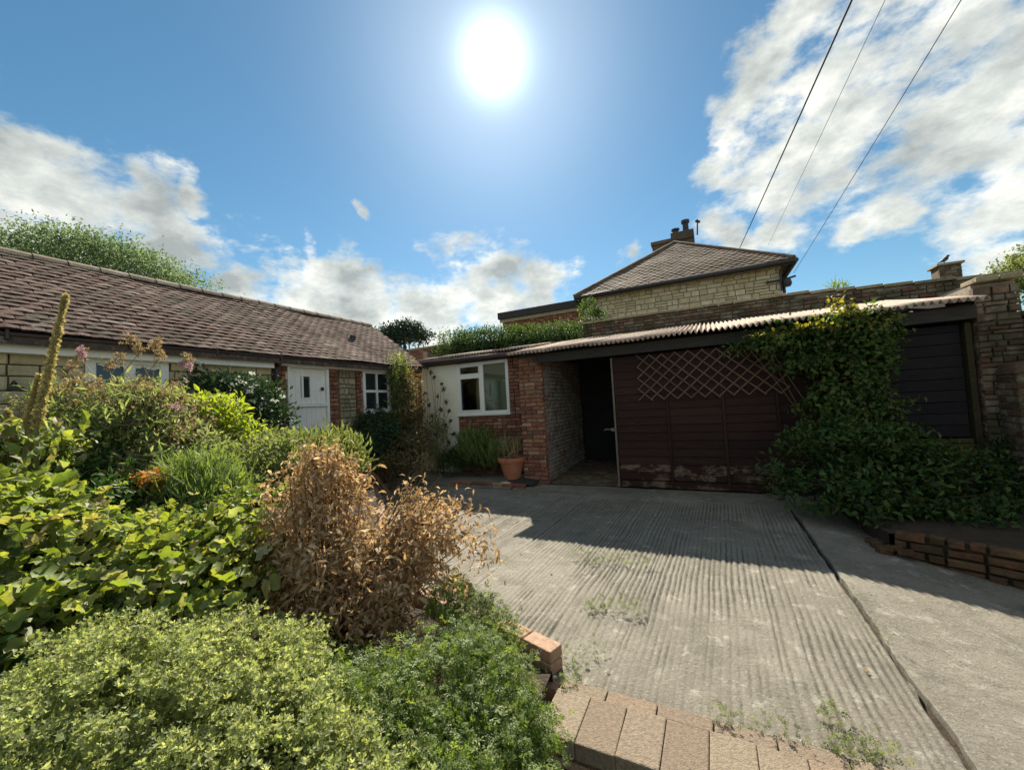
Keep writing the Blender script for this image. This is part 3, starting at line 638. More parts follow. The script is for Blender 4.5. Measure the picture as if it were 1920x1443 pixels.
# roof
ER = np.array((CX+.19, 0, 2.455)); RG = np.array((-7.58, 0, 3.68)); sv = RG-ER; SL = np.linalg.norm(sv); sd = sv/SL; nrm_ = np.array((-sd[2], 0, sd[0])); nrm_ = -nrm_ if nrm_[2] < 0 else nrm_
mb = MB(); a = ER - nrm_*.035; b = RG - nrm_*.035; q = -nrm_*.10
for (p0, p1) in (((a, b)), ((b, np.array((2*RG[0]-ER[0], 0, ER[2]))-np.array((0, 0, .03))))):
    dn_ = np.array((0, 0, -.09)); vs = []
    for yy in (Y0, 7.28):
        for p_ in (p0, p1, p1+dn_, p0+dn_): vs.append((p_[0], yy, p_[2]))
    mb.add(vs, [(0,1,2,3),(7,6,5,4),(0,4,5,1),(1,5,6,2),(2,6,7,3),(3,7,4,0)], .5)
mb.build('roof_deck', m_tile, co)
mb = MB(); xs_ = (CX-.05, -7.58, -9.1)             # gable end under the roof
mb.add([(-9.08, 7.2, 0), (CX-.06, 7.2, 0), (CX-.06, 7.2, 2.35), (-7.58, 7.2, 3.52), (-9.08, 7.2, 2.35), (-9.08, 6.95, 0), (CX-.06, 6.95, 0), (CX-.06, 6.95, 2.35), (-7.58, 6.95, 3.52), (-9.08, 6.95, 2.35)], [(0,1,2,3,4),(9,8,7,6,5),(0,5,6,1),(1,6,7,2),(2,7,8,3),(3,8,9,4),(4,9,5,0)], .5)
mb.build('gable_wall', m_stone_j, co)
mb = MB(); mb.bb((-9.1, Y0, 0), (-9.0, 7.0, 2.36)); mb.build('back_wall', m_stone_j, co)
tw, tg, tl = .165, .098, .135
def tile_t():
    V = []; 
    for y in (-.5, .5):
        for x in (-.5, 0, .5):
            for z in (0, 1): V.append((x, y, (z-.5)*1.0 + (.35 if x == 0 else 0)))
    idx = lambda yi, xi, zi: yi*6+xi*2+zi; F_ = []
    for xi in (0, 1):
        F_ += [(idx(0,xi,1), idx(0,xi+1,1), idx(1,xi+1,1), idx(1,xi,1)), (idx(0,xi,0), idx(1,xi,0), idx(1,xi+1,0), idx(0,xi+1,0)), (idx(0,xi,0), idx(0,xi+1,0), idx(0,xi+1,1), idx(0,xi,1))]
    F_ += [(idx(0,0,0), idx(0,0,1), idx(1,0,1), idx(1,0,0)), (idx(0,2,0), idx(1,2,0), idx(1,2,1), idx(0,2,1))]
    return np.array(V), tri(F_)
TT_V, TT_T = tile_t()
def tiles(parent, E0, along, sdir, nrmv, L_, S_, tw, tg, tl, th, mat, cap=300, inside=None, name='roof_tile', sag=.02, tilt=.09):
    ms = []; of = []; rows = int(S_/tg)
    for r_ in range(rows):
        k0 = -.5*(r_ % 2)
        for k in range(int(L_/tw)+2):
            uu = (k+k0)*tw + random.uniform(-.005, .005); ss = r_*tg + random.uniform(-.006, .006)
            if uu < -.02 or uu > L_: continue
            if inside and not inside(uu, ss): continue
            tl_ = tilt + random.uniform(-.03, .05); rt = random.uniform(-.03, .03)
            yv = sdir*math.cos(tl_) - nrmv*math.sin(tl_); zv = nrmv*math.cos(tl_)+sdir*math.sin(tl_)
            xv = along*math.cos(rt)+yv*math.sin(rt); xv = unit(xv-zv*np.dot(xv, zv)); yv = np.cross(zv, xv)
            sg = (vnoise(np.array(uu), np.array(ss), .9, 5)-.5)*2*sag
            P = E0 + along*uu + sdir*(ss+tl*.45) + nrmv*(th*1.1+sg+random.uniform(0, .004))
            ms.append(np.column_stack((xv*tw*.97, yv*tl, zv*th))); of.append(P)
    scatter(parent, name, TT_V, TT_T, ms, of, rng.random(len(ms)), mat, cap, key=name)
tiles(co, np.array((ER[0], 7.30, ER[2])), np.array((0, -1.0, 0)), sd, nrm_, 10.2, SL-.03, tw, tg, tl, .016, m_tile, 300)
for k in range(34):
    yy = 7.28-k*.31; mb = MB(); vs = []
    for a_ in (0, 1):
        for j in range(7):
            an = math.pi*(.08+.84*j/6); rr = .115+.006*a_
            vs.append((RG[0]+math.cos(an)*rr*1.1, yy-.30*a_, RG[2]-.055+math.sin(an)*rr))
    fs = [(j, j+1, 7+j+1, 7+j) for j in range(6)]
    vs2 = [(x_, y_, z_-.015) for (x_, y_, z_) in vs]; b_ = len(vs)
    fs += [(b_+j+1, b_+j, b_+7+j, b_+7+j+1) for j in range(6)] + [(j+1, j, b_+j, b_+j+1) for j in range(6)] + [(7+j, 8+j, b_+8+j, b_+7+j) for j in range(6)]
    mb.add(vs+vs2, fs, random.random()); mb.build('ridge_tile', m_ridge, co)
mb = MB(); mb.tube([(-6.75, 6.0, 3.02), (-6.72, 6.0, 3.16)], [.07, .06], 10); mb.build('vent_pipe', m_metal_dk, co)
# iron lamp on the wall at the far left
la = thing('wall_lamp', hit(18, 722, 0, CX+.02), 'small dark iron fitting on the cream stone wall at the left edge', 'wall lamp')
p = hit(20, 722, 0, CX+.02)
mb = MB(); mb.tube([p, p+(.10, 0, .03), p+(.16, 0, 0)], .012, 6); mb.build('bracket', m_metal_dk, la)
mb = MB(); mb.lathe(p+np.array((.16, 0, -.06)), [(.0, .05), (.03, .045), (.075, .0), (.06, -.01), (.0, -.012)], 10); mb.build('lamp_shade', m_metal_dk, la)

# ================================================================== LEAN-TO (white room with window)
LY = 7.6
lt = thing('lean_to_room', (-4.8, 8.2, 0), 'low brick lean-to with white rendered bay and white casement window', 'outbuilding')
WL = (-5.20, -3.86, 1.32, 2.49)
opsl = [WL]; u2 = (1, 0, 0); n2 = (0, -1, 0)
core(lt, 'wall', (0, LY+.05, 0), u2, n2, -6.6, -3.2, 0, 2.55, .20, opsl, m_mortar)
masonry(lt, 'brick', (0, LY, 0), u2, n2, bricks(-5.20, -3.22, 0, 2.53, [WL]) + bricks(-6.62, -6.24, 0, 2.95), .10, .004, m_brick, 300)
mb = MB(); mb.bb((-6.60, LY+.01, 0), (-6.26, LY+.3, 2.93)); mb.build('pier', m_mortar, lt)
mb = MB(); mb.bb((-6.235, LY-.016, .02), (-5.205, LY+.05, 2.50)); mb.build('rendered_panel', m_render, lt, bevel=.004)
fw = sash_window(lt, LY-.01, WL[0], WL[1], WL[2], WL[3], (0, .5, 1), (0, 1), fr=.07, bar=.07, pane_m=m_glass2, axis='y', sill=True, name='window')
mb = MB(); a0, a1 = WL[0]+.07, (WL[0]+WL[1])/2-.035; mb.bb((a0, LY-.03, 2.16), (a1, LY+.03, 2.22)); mb.build('transom', m_white, fw)
mb = MB()
for s in ((a0, a0+.03, 1.39, 2.16), (a1-.03, a1, 1.39, 2.16), (a0+.03, a1-.03, 1.39, 1.42), (a0+.03, a1-.03, 2.13, 2.16), (a0, a0+.03, 2.22, 2.42), (a1-.03, a1, 2.22, 2.42), (a0+.03, a1-.03, 2.22, 2.245), (a0+.03, a1-.03, 2.395, 2.42)):
    mb.bb((s[0], LY-.036, s[2]), (s[1], LY+.006, s[3]))
mb.build('casement', m_white, fw, bevel=.003)
for i, zz in enumerate(np.arange(1.44, 2.05, .095)):
    mb = MB(); mb.bb((WL[0]+.1, LY+.055, zz), (WL[1]-.1, LY+.062, zz+.075)); mb.build('blind_slat', m_blind, fw)
mb = MB(); mb.bb((WL[0]+.02, LY+.085, WL[2]+.02), (WL[1]-.02, LY+.092, WL[3]-.02)); mb.build('pale_backing', m_blind, fw)  # added pale panel behind the glass, brightens the dark panes
# roof sheets
def corr_sheet(parent, x0, x1, ya, za, yb, zb, amp=.022, pitch=.0762, th=.007, lift=0.0):
    nx = int((x1-x0)/pitch*8)+1; X = np.linspace(x0, x1, nx); V = []; NY = 5
    for k in range(NY+1):
        t_ = k/NY; yy = ya+(yb-ya)*t_; zz = za+(zb-za)*t_ + lift
        wav = amp*np.cos(2*np.pi*X/pitch) + (vnoise(X, X*0+yy, .6, 77)-.5)*.02
        yo = (random.uniform(-.012, .012) if k in (0, NY) else 0)
        for q in (0, 1): V.append(np.column_stack((X, np.full(nx, yy+yo), zz+wav-th*q)))
    V = np.vstack(V); id_ = lambda k, q: (2*k+q)*nx + np.arange(nx); Q = []
    for k in range(NY):
        a, b = id_(k, 0), id_(k+1, 0); Q.append(np.stack((a[:-1], a[1:], b[1:], b[:-1]), -1)); a, b = id_(k, 1), id_(k+1, 1); Q.append(np.stack((a[:-1], b[:-1], b[1:], a[1:]), -1))
    a, b = id_(0, 0), id_(0, 1); Q.append(np.stack((a[:-1], b[:-1], b[1:], a[1:]), -1)); a, b = id_(NY, 0), id_(NY, 1); Q.append(np.stack((a[:-1], a[1:], b[1:], b[:-1]), -1))
    c = V.mean(0); me = mesh_np('roof_sheet', V-c, np.vstack(Q), m_sheet, np.full(len(V), random.random()), smooth=True)
    return link('roof_sheet', me, parent, c)
x = -6.35; k = 0
while x < -3.35: x1 = min(x+.80, -3.2); corr_sheet(lt, x, x1, 7.42, 2.665, 9.0, 2.93, lift=.009*(k % 2)); x = x1-.06; k += 1
mb = MB(); mb.bb((-6.3, 7.50, 2.50), (-3.22, 7.58, 2.63)); mb.build('fascia', m_gutter, lt, bevel=.004)
mb = MB(); mb.tube([(-6.32, 7.42, 2.575), (-3.26, 7.42, 2.555)], .055, 12); g2 = mb.build('gutter', m_gutter, lt, smooth=True)
mb = MB(); mb.tube([(-3.38, 7.42, 2.56), (-3.36, 7.40, 2.44), (-3.45, 7.46, 2.30), (-3.47, 7.50, 2.2), (-3.47, 7.52, 1.7)], .034, 10); mb.build('downpipe', m_gutter, lt, smooth=True)
# rear parapet
core(lt, 'parapet', (0, 9.12, 0), u2, n2, -8.3, -6.25, 0, 3.24, .2, [], m_mortar)
masonry(lt, 'parapet_brick', (0, 9.08, 0), u2, n2, bricks(-8.3, -6.25, 2.3, 3.22), .09, .004, m_brick_dk, 150)
mb = MB(); xx = -8.35
while xx < -6.4: mb.box((xx+.24, 9.17, 3.265), (.46, .34, .05)); xx += .48
mb.build('coping', m_rubble, lt, bevel=.006)

# ================================================================== GARAGE RANGE
GY = 6.82
ga = thing('brick_garage', (0, 8.0, 0), 'low brick garage with corrugated roof, open doorway and dark maroon boarded front', 'garage')
# left pier and the whitewashed side of the open bay
core(ga, 'wall', (0, GY+.05, 0), u2, n2, -3.22, -2.80, 0, 2.36, .5, [], m_mortar)
masonry(ga, 'brick', (0, GY, 0), u2, n2, bricks(-3.24, -2.78, 0, 2.36), .10, .006, m_brick, 300, rot=.012, jit=.008)
core(ga, 'side_wall', (-2.83, 0, 0), (0, 1, 0), (1, 0, 0), GY+.03, 9.4, 0, 2.40, .36, [], m_mortar)
masonry(ga, 'whitewashed_brick', (-2.78, 0, 0), (0, 1, 0), (1, 0, 0), bricks(GY+.12, 9.3, .02, 2.34), .09, .0, m_wash_brick, 160, jit=.006)
masonry(ga, 'brick', (-2.775, 0, 0), (0, 1, 0), (1, 0, 0), bricks(GY+.012, GY+.112, 0, 2.34, bl=.1), .09, .002, m_brick, 40)
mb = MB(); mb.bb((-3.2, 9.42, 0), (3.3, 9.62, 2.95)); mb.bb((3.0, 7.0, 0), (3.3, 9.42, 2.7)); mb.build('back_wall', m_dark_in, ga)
xs = np.linspace(-2.78, 3.0, 110); ys = np.linspace(6.86, 9.4, 50); X, Y = np.meshgrid(xs, ys); Z = .008+.05*np.clip((Y-6.86)/.5, 0, 1)+(vnoise(X, Y, .14, 91)-.5)*.05*np.clip((Y-6.86)/.3, 0.1, 1)+(vnoise(X, Y, .05, 92)-.5)*.02
idx = np.arange(X.size).reshape(X.shape); V = np.column_stack((X.ravel(), Y.ravel(), Z.ravel())); c = V.mean(0)
props(link('garage_floor', mesh_np('garage_floor', V-c, np.stack((idx[:-1, :-1], idx[:-1, 1:], idx[1:, 1:], idx[1:, :-1]), -1).reshape(-1, 4), m_floor, np.full(len(V), .5), smooth=True), None, c), kind='structure')
# parapet wall above the roof line
seg = [(-2.72, 3.44), (1.6, 3.44), (4.4, 3.26)]
def ctop(xv): return float(np.interp(xv, [s[0] for s in seg], [s[1] for s in seg]))
mb = MB()
for a, b in ((-2.72, 1.6), (1.6, 4.4)):
    za_, zb_ = ctop(a), ctop(b); vs = []
    for yy in (9.66, 9.90):
        vs += [(a, yy, 0), (b, yy, 0), (b, yy, zb_-.05), (a, yy, za_-.05)]
    mb.add(vs, [(0,1,2,3),(7,6,5,4),(3,2,6,7),(0,4,5,1),(1,5,6,2),(0,3,7,4)], .5)
mb.build('parapet', m_mortar, ga)
rr = [r_ for r_ in bricks(-2.72, 4.35, 2.86, 3.42) if r_[3] < ctop((r_[0]+r_[1])/2)-.05]
masonry(ga, 'parapet_brick', (0, 9.62, 0), u2, n2, rr, .09, .004, m_brick_dk, 300, rot=.015, jit=.008)
xx = -2.76
while xx < 4.4:
    w_ = random.uniform(.3, .55); z_ = ctop(xx+w_/2)-.02; mb = MB()
    mb.box((xx+w_/2, 9.76, z_), (w_-.012, .36+random.uniform(-.03, .03), .055), ax=np.array(Matrix.Rotation(random.uniform(-.02, .02), 3, 'Y'))); mb.build('coping_stone', m_rubble, ga, bevel=.008); xx += w_
# roof
x = -3.30; k = 0
while x < 2.85: x1 = min(x+.86, 2.93); corr_sheet(ga, x, x1, 6.42, 2.42, 9.60, 3.03, amp=.025, lift=.010*(k % 2)); x = x1-.07; k += 1
mb = MB(); mb.bb((-2.80, 6.66, 2.225), (2.91, 6.78, 2.385)); mb.build('lintel_beam', m_grey_tim, ga, bevel=.006)
mb = MB(); mb.bb((-3.2, 6.785, 2.37), (2.95, 6.86, 2.42)); mb.build('wall_plate', m_grey_tim, ga)
# boarded front
X0, X1 = -1.44, 1.62
mb = MB(); mb.bb((-1.482, GY-.04, .02), (-1.452, GY+.05, 2.2)); mb.build('edge_post', m_post, ga, bevel=.004)
mb = MB(); mb.box((-1.51, GY-.03, .98), (.05, .09, .05)); mb.tube([(-1.52, GY-.06, .98), (-1.62, GY-.07, .99), (-1.66, GY-.05, .97)], .012, 6); mb.build('latch', m_post, ga)
bat = [-1.44, -.62, .17, .86, 1.62]
for i in range(4):
    a, b = bat[i]+(.0 if i == 0 else .022), bat[i+1]-.022; z_ = .17; first = True
    while z_ < 2.19:
        h_ = .128; top = min(z_+h_, 2.198); worn = z_ < (.30 if i != 3 else .2)
        mb = MB(); tb = .012; ov = .018
        yo = GY-.01+random.uniform(-.003, .003)
        vs = [(a, yo-.026, z_-ov), (b, yo-.026, z_-ov+random.uniform(-.003, .003)), (b, yo-.006, top), (a, yo-.006, top), (a, yo-.004, z_-ov), (b, yo-.004, z_-ov), (b, yo+.006, top), (a, yo+.006, top)]
        mb.add(vs, [(0,1,2,3),(7,6,5,4),(0,4,5,1),(3,2,6,7),(0,3,7,4),(1,5,6,2)]); o = mb.build('board', m_board_worn if worn else m_board, ga)
        z_ += h_
for xb in bat[1:4]:
    mb = MB(); mb.bb((xb-.02, GY-.052, .06), (xb+.02, GY+.01, 2.198)); mb.build('batten', m_board, ga, bevel=.003)
mb = MB(); mb.bb((-1.43, GY-.045, .03), (.80, GY+.03, .13)); mb.build('sole_plate', m_board_worn, ga, bevel=.008)
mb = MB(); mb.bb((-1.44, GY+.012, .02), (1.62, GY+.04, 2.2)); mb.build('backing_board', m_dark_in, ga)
# right bay: dark boarded opening with mossy boards under it
mb = MB(); mb.bb((1.64, GY-.03, .0), (1.72, GY+.06, 2.2)); mb.build('door_post', m_greenboard, ga, bevel=.005)
mb = MB(); mb.bb((2.84, GY-.03, .0), (2.90, GY+.08, 2.2)); mb.build('door_post', m_greenboard, ga, bevel=.005)
z_ = .80
while z_ < 2.19: top = min(z_+.145, 2.198); mb = MB(); mb.bb((1.73, GY+.05+random.uniform(0, .006), z_), (2.83, GY+.075, top-.006)); mb.build('dark_board', m_blackboard, ga, bevel=.003); z_ += .145
z_ = .03
while z_ < .76: mb = MB(); mb.bb((1.73, GY-.005+random.uniform(0, .01), z_), (2.83, GY+.03, min(z_+.14, .79)-.008)); mb.build('mossy_board', m_greenboard, ga, bevel=.004); z_ += .14
# right pier: brick and rubble mixed
core(ga, 'pier', (0, GY-.03, 0), u2, n2, 2.93, 3.29, 0, 2.64, .6, [], m_mortar)
masonry(ga, 'pier_stone', (0, GY-.08, 0), u2, n2, ashlar(2.92, 3.31, 0, 2.60, [], .045, .095, .07, .21), .09, .006, m_brick_dk, 300, rot=.02, jit=.012, key='pstone')
masonry(ga, 'pier_stone', (2.925, 0, 0), (0, 1, 0), (-1, 0, 0), ashlar(GY-.07, GY+.2, 0, 2.42, [], .045, .095, .07, .21), .09, .006, m_brick_dk, 60, rot=.02, jit=.008, key='pstone')
for k in range(2):
    mb = MB(); mb.box((3.02+.2*k, GY+.0, 2.68), (.19, .34, .06)); mb.build('coping_stone', m_rubble, ga, bevel=.01)

# trellis on the boarded front
trl = thing('trellis', (0, GY-.075, 1.44), 'expanding diamond trellis of thin wooden slats fixed on the dark boarded front', 'trellis')
ya = GY-.068; tx0, tx1, tz0, tz1 = -1.05, 1.02, 1.45, 2.19; hgt = tz1-tz0; sp = .195
def slat(xa, za, xb, zb, yy):
    mb = MB(); d_ = np.array((xb-xa, 0, zb-za)); L_ = np.linalg.norm(d_); uu_ = d_/L_; ww = np.array((-uu_[2], 0, uu_[0]))
    mb.box(((xa+xb)/2, yy, (za+zb)/2), (L_, .008, .021), ax=(uu_, np.array((0, 1, 0)), ww)); mb.build('slat', m_trellis, trl)
for s in (1, -1):
    k = -8
    while k < 20:
        xb = tx0+k*sp; run = hgt*1.08+random.uniform(-.01, .01)
        xa_, xb_ = (xb, xb+run) if s > 0 else (xb+run, xb)     # bottom to top
        t0, t1 = 0.0, 1.0
        lo, hi = tx0, tx1+ (0.0)
        def tx(t_): return xa_+(xb_-xa_)*t_
        ts = sorted(((lo-xa_)/(xb_-xa_), (hi-xa_)/(xb_-xa_))); t0 = max(t0, ts[0]); t1 = min(t1, ts[1])
        if t1-t0 > .12:
            jz = random.uniform(-.012, .012)
            slat(tx(t0), tz0+hgt*t0+jz, tx(t1), tz0+hgt*t1+jz, ya + (.005 if s > 0 else -.005))
        k += 1

# ================================================================== RIGHT YARD WALL, PLANTER
yw = thing('yard_wall', (3.5, 3, 0), 'pale stone yard wall at the right edge beyond the garage pier', 'wall')
core(yw, 'wall', (3.52, 0, 0), (0, 1, 0), (-1, 0, 0), -2.5, 9.4, -.45, 2.22, .3, [], m_mortar)
masonry(yw, 'stone', (3.47, 0, 0), (0, 1, 0), (-1, 0, 0), ashlar(-2.5, 9.4, .0, 2.22, [], .08, .16, .14, .36), .09, .004, m_rubpale, 300, rot=.015, jit=.008, key='ystone')
mb = MB(); yy = -2.5
while yy < 9.2: mb.box((3.63, yy+.23, 2.26), (.40, .44, .06)); yy += .46
mb.build('coping', m_rubpale, yw, bevel=.01)
bt = thing('brick_buttress', (3.18, 6.55, 0), 'low dark red brick buttress against the foot of the garage pier', 'buttress')
masonry(bt, 'brick', (0, 6.36, 0), u2, n2, bricks(3.02, 3.29, 0, 1.52), .10, .004, m_brick_dk, 200)
masonry(bt, 'brick', (3.02, 0, 0), (0, 1, 0), (-1, 0, 0), bricks(6.37, 6.72, 0, 1.52), .10, .0, m_brick_dk, 200)
mb = MB(); mb.bb((3.04, 6.38, 0), (3.285, 6.71, 1.56)); mb.build('pier', m_mortar, bt, bevel=.02)
mb = MB(); vs = [(3.0, 6.34, 1.53), (3.29, 6.34, 1.53), (3.29, 6.72, 1.53), (3.0, 6.72, 1.53), (3.06, 6.42, 1.66), (3.29, 6.42, 1.68), (3.29, 6.72, 1.70), (3.06, 6.72, 1.66)]
mb.add(vs, [(3,2,1,0),(4,5,6,7),(0,1,5,4),(1,2,6,5),(2,3,7,6),(3,0,4,7)]); mb.build('cap', m_brick_dk, bt, bevel=.02)
pl = thing('planter_wall', (2.2, 4.4, 0), 'low crumbling brick planter wall below the dark shrubs beside the drive', 'wall')
pa = np.array((1.42, 4.86, 0)); pb = np.array((3.44, 3.84, 0)); pu = unit(pb-pa); pn = np.array((pu[1], -pu[0], 0)); pn = pn if pn[1] < 0 else -pn; PLn = np.linalg.norm(pb-pa)
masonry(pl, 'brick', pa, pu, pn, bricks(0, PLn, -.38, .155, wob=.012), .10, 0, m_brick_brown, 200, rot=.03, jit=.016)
mb = MB(); mb.box((pa+pb)/2 - pn*.10 + np.array((0, 0, -.12)), (PLn, .12, .50), ax=(pu, pn, (0, 0, 1))); mb.build('wall', m_soil, pl)
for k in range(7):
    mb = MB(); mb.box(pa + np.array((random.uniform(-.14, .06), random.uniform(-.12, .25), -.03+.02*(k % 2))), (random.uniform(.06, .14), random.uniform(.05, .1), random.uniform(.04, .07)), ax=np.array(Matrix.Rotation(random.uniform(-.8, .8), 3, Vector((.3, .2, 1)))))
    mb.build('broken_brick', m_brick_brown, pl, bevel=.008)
mb = MB(); mb.add([(1.40, 4.9, .11), (3.46, 3.9, .12), (3.46, 6.75, .20), (1.35, 6.75, .08)], [(0, 1, 2, 3)]); mb.add([(1.40, 4.9, -.1), (1.35, 6.75, -.1), (1.35, 6.75, .08), (1.40, 4.9, .11)], [(0,1,2,3)])
props(mb.build('planter_soil', m_soil), kind='structure')

# ================================================================== FOREGROUND COPING
cp = thing('paver_coping', (.2, 1.8, 0), 'row of sandy brown concrete pavers capping the low wall in front of the drive', 'coping')
mb = MB(); mb.bb((-.80, 1.66, -.36), (1.6, 1.94, -.045)); mb.build('wall', m_pbrick, cp)
x = -.795
def paver_t():
    return BT_V[:, [0, 2, 1]]*np.array((1, 1, 1)), BT_T[:, ::-1]
while x < 1.5:
    w_ = .172; mb = MB(); hh = .075; mb.box((x+w_/2, 1.795+random.uniform(-.004, .004), .012+random.uniform(-.003, .003)), (w_-.001, .285, hh), ax=np.array(Matrix.Rotation(random.uniform(-.01, .01), 3, 'Z')))
    mb.build('paver', m_paver, cp, bevel=.006); x += w_+.001
x = -.80
while x < 1.5:
    w_ = .235; mb = MB(); mb.box((x+w_/2, 1.995+random.uniform(-.003, .003), -.004), (w_-.002, .086, .07)); mb.build('edging_brick', m_paver, cp, bevel=.006); x += w_+.003
mb = MB(); xx = -.79
while xx < 1.5: mb.box((xx, 1.944+random.uniform(-.003, .003), .004), (.05, .014, .03), r=random.random()); xx += .045
o = mb.build('moss', m_soil, cp); o['kind'] = 'stuff'
# brick edging of the bed, running from the coping away to the path
be = thing('bed_edging', (-2.4, 3.2, 0), 'single course of orange bricks edging the garden bed beside the ribbed concrete', 'edging')
pts = [np.array(q) for q in ((-.86, 2.11, 0), (-1.25, 2.23, 0), (-2.1, 2.42, 0), (-3.2, 3.2, 0), (-4.7, 4.6, 0), (-6.0, 5.7, 0))]
for a, b in zip(pts[:-1], pts[1:]):
    Ln = np.linalg.norm(b-a); uu = (b-a)/Ln; nn = np.array((uu[1], -uu[0], 0)); k = 0.0
    while k < Ln-.05:
        bl_ = min(.218, Ln-k); c_ = a+uu*(k+bl_/2)+nn*random.uniform(-.008, .008)
        for lev in (0, 1):
            mb = MB(); mb.box(c_ + np.array((0, 0, .03+.068*lev)), (bl_-.01, .105, .064), ax=np.array(Matrix.Rotation(random.uniform(-.03, .03), 3, 'Z')) @ np.array((uu, nn, (0, 0, 1)))); mb.build('brick', m_pbrick, be, bevel=.007)
        k += bl_
mb = MB(); mb.bb((-1.02, 1.98, -.34), (-.82, 2.08, .0)); mb.build('footing', m_pbrick, be)
# stone edging by the path
ps = thing('path_edging', (-6.2, 6.3, 0), 'weathered stone edging slabs along the shaded garden path', 'edging')
e0 = np.array((-5.75, 5.55, .03)); e1 = np.array((-6.05, 6.9, .05))
for k in range(4):
    mb = MB(); c_ = e0+(e1-e0)*(k+.5)/4; mb.box(c_, (.33, .14, .10), ax=(unit(e1-e0), unit(np.array((e1-e0)[[1, 0, 2]]*np.array((-1, 1, 0)))), (0, 0, 1))); mb.build('edging_stone', m_rubble, ps, bevel=.012)
sb = thing('border_edging', (-3.9, 6.5, 0), 'row of dark bricks edging the border below the white window', 'edging')
for k in range(7):
    mb = MB(); mb.box((-4.5+.225*k, 6.42+random.uniform(-.01, .01), .035), (.213, .10, .07)); mb.build('brick', m_brick, sb, bevel=.008)
sg = thing('slate_slab', (-3.15, 6.62, 0), 'cracked dark slate slab lying by the terracotta pot', 'slab')
mb = MB(); mb.add([(-3.45, 6.45, .04), (-2.95, 6.50, .03), (-2.9, 6.74, .05), (-3.2, 6.8, .07), (-3.5, 6.72, .06), (-3.45, 6.45, .075), (-2.95, 6.50, .065), (-2.9, 6.74, .085), (-3.2, 6.8, .105), (-3.5, 6.72, .095)], [(4,3,2,1,0),(5,6,7,8,9)]+[(i, (i+1) % 5, 5+(i+1) % 5, 5+i) for i in range(5)]); mb.build('slab', m_grey_tim, sg, bevel=.006)
st = MB(); bm_c = hit(948, 907, 2, .05)
vs = []; fs = []
for i in range(5):
    for k in range(8):
        an = 2*math.pi*k/8; ph_ = math.pi*(.08+.84*i/4); rr = math.sin(ph_)*(.11+.02*math.sin(k*2.1+i)); vs.append((bm_c[0]+rr*1.1*math.cos(an), bm_c[1]+rr*.7*math.sin(an), .05+math.cos(ph_)*-.05))
for i in range(4):
    for k in range(8): fs.append((i*8+k, i*8+(k+1) % 8, (i+1)*8+(k+1) % 8, (i+1)*8+k))
st.add(vs, fs+[tuple(range(7, -1, -1)), tuple(range(32, 40))]); o = st.build('white_stone', m_rubpale, None); props(o, 'small white stone lying at the foot of the terracotta pot', 'stone')

# terracotta pot
pc = hit(962, 905, 2, .0); pc = np.array((pc[0], max(pc[1], 6.75), .06))
pot = thing('terracotta_pot', pc, 'large terracotta flower pot holding a dried straw-coloured plant', 'flower pot')
mb = MB(); mb.lathe(pc, [(.0, .0), (.13, .0), (.145, .02), (.235, .34), (.242, .345), (.262, .35), (.272, .40), (.268, .425), (.245, .43), (.238, .40), (.225, .36), (.215, .34), (.0, .335)], 32); mb.build('bowl', m_terra, pot, smooth=False)
mb = MB(); mb.lathe(pc, [(.0, .348), (.21, .345), (.232, .352)], 20); mb.build('potting_soil', m_soil, pot)
pp = thing('dried_pot_plant', pc+np.array((0, 0, .35)), 'dried pale plant growing in the terracotta pot', 'plant')
foliage(pp, 'foliage', LB, l_straw, [(pc+np.array((0, 0, .50)), (.24, .24, .16))], 260, .20, .06, .3, up=.2, ydir=(0, 0, 1.5), rand=.5)
stems(pp, 'stem', pc+np.array((0, 0, .34)), [pc+np.array((rng.normal()*.15, rng.normal()*.1, .35+.35*rng.random())) for _ in range(14)], .006, .003, l_straw, .08)

# ================================================================== BACK HOUSE
HY = 14.0
ho = thing('stone_house', (-.85, 17, 0), 'taller cream stone house with hipped brown roof rising behind the garage', 'house')
hx0, hx1, hz = -3.92, 2.15, 5.22
core(ho, 'wall', (0, HY+.06, 0), u2, n2, hx0, hx1, 0, hz, .3, [], m_joint_pale)
masonry(ho, 'stone', (0, HY, 0), u2, n2, ashlar(hx0, hx1, 3.9, hz, [], .11, .19, .16, .42, j=.02), .10, .0, m_housestone, 300, rot=.02, jit=.01, key='hstone')
mb = MB(); mb.bb((hx0, HY+.36, 0), (hx0+.25, 22, hz)); mb.bb((hx1-.25, HY+.36, 0), (hx1, 22, hz)); mb.build('side_wall', m_housestone, ho)
ex0, ex1, ey, ez = -4.12, 2.42, HY-.28, 5.24
ap = np.array((-.85, 17.1, 7.62)); A_ = np.array((ex0, ey, ez)); B_ = np.array((ex1, ey, ez))
mb = MB(); rb = np.array((-.85, 23, 7.62)); C_ = np.array((ex1, 23, ez)); D_ = np.array((ex0, 23, ez)); dz_ = np.array((0, 0, -.02))
mb.add([A_, B_, ap, C_, rb, D_], [(0, 1, 2), (1, 3, 4, 2), (0, 2, 4, 5), (0, 5, 3, 1), (3, 5, 4)]); mb.build('roof', m_slate, ho)
mid = (A_+B_)/2; sdv = ap-mid; S_ = np.linalg.norm(sdv); sdu = sdv/S_; al = np.array((1.0, 0, 0)); nn = np.cross(al, sdu)
Lr = ex1-ex0
tiles(ho, A_, al, sdu, nn, Lr, S_-.05, .27, .155, .22, .025, m_slate, 300, inside=lambda uu, ss: (uu-.1 > (ss/S_)*Lr/2-.06) and (uu+.1 < Lr-(ss/S_)*Lr/2+.06), name='slate', sag=.015, tilt=.08)
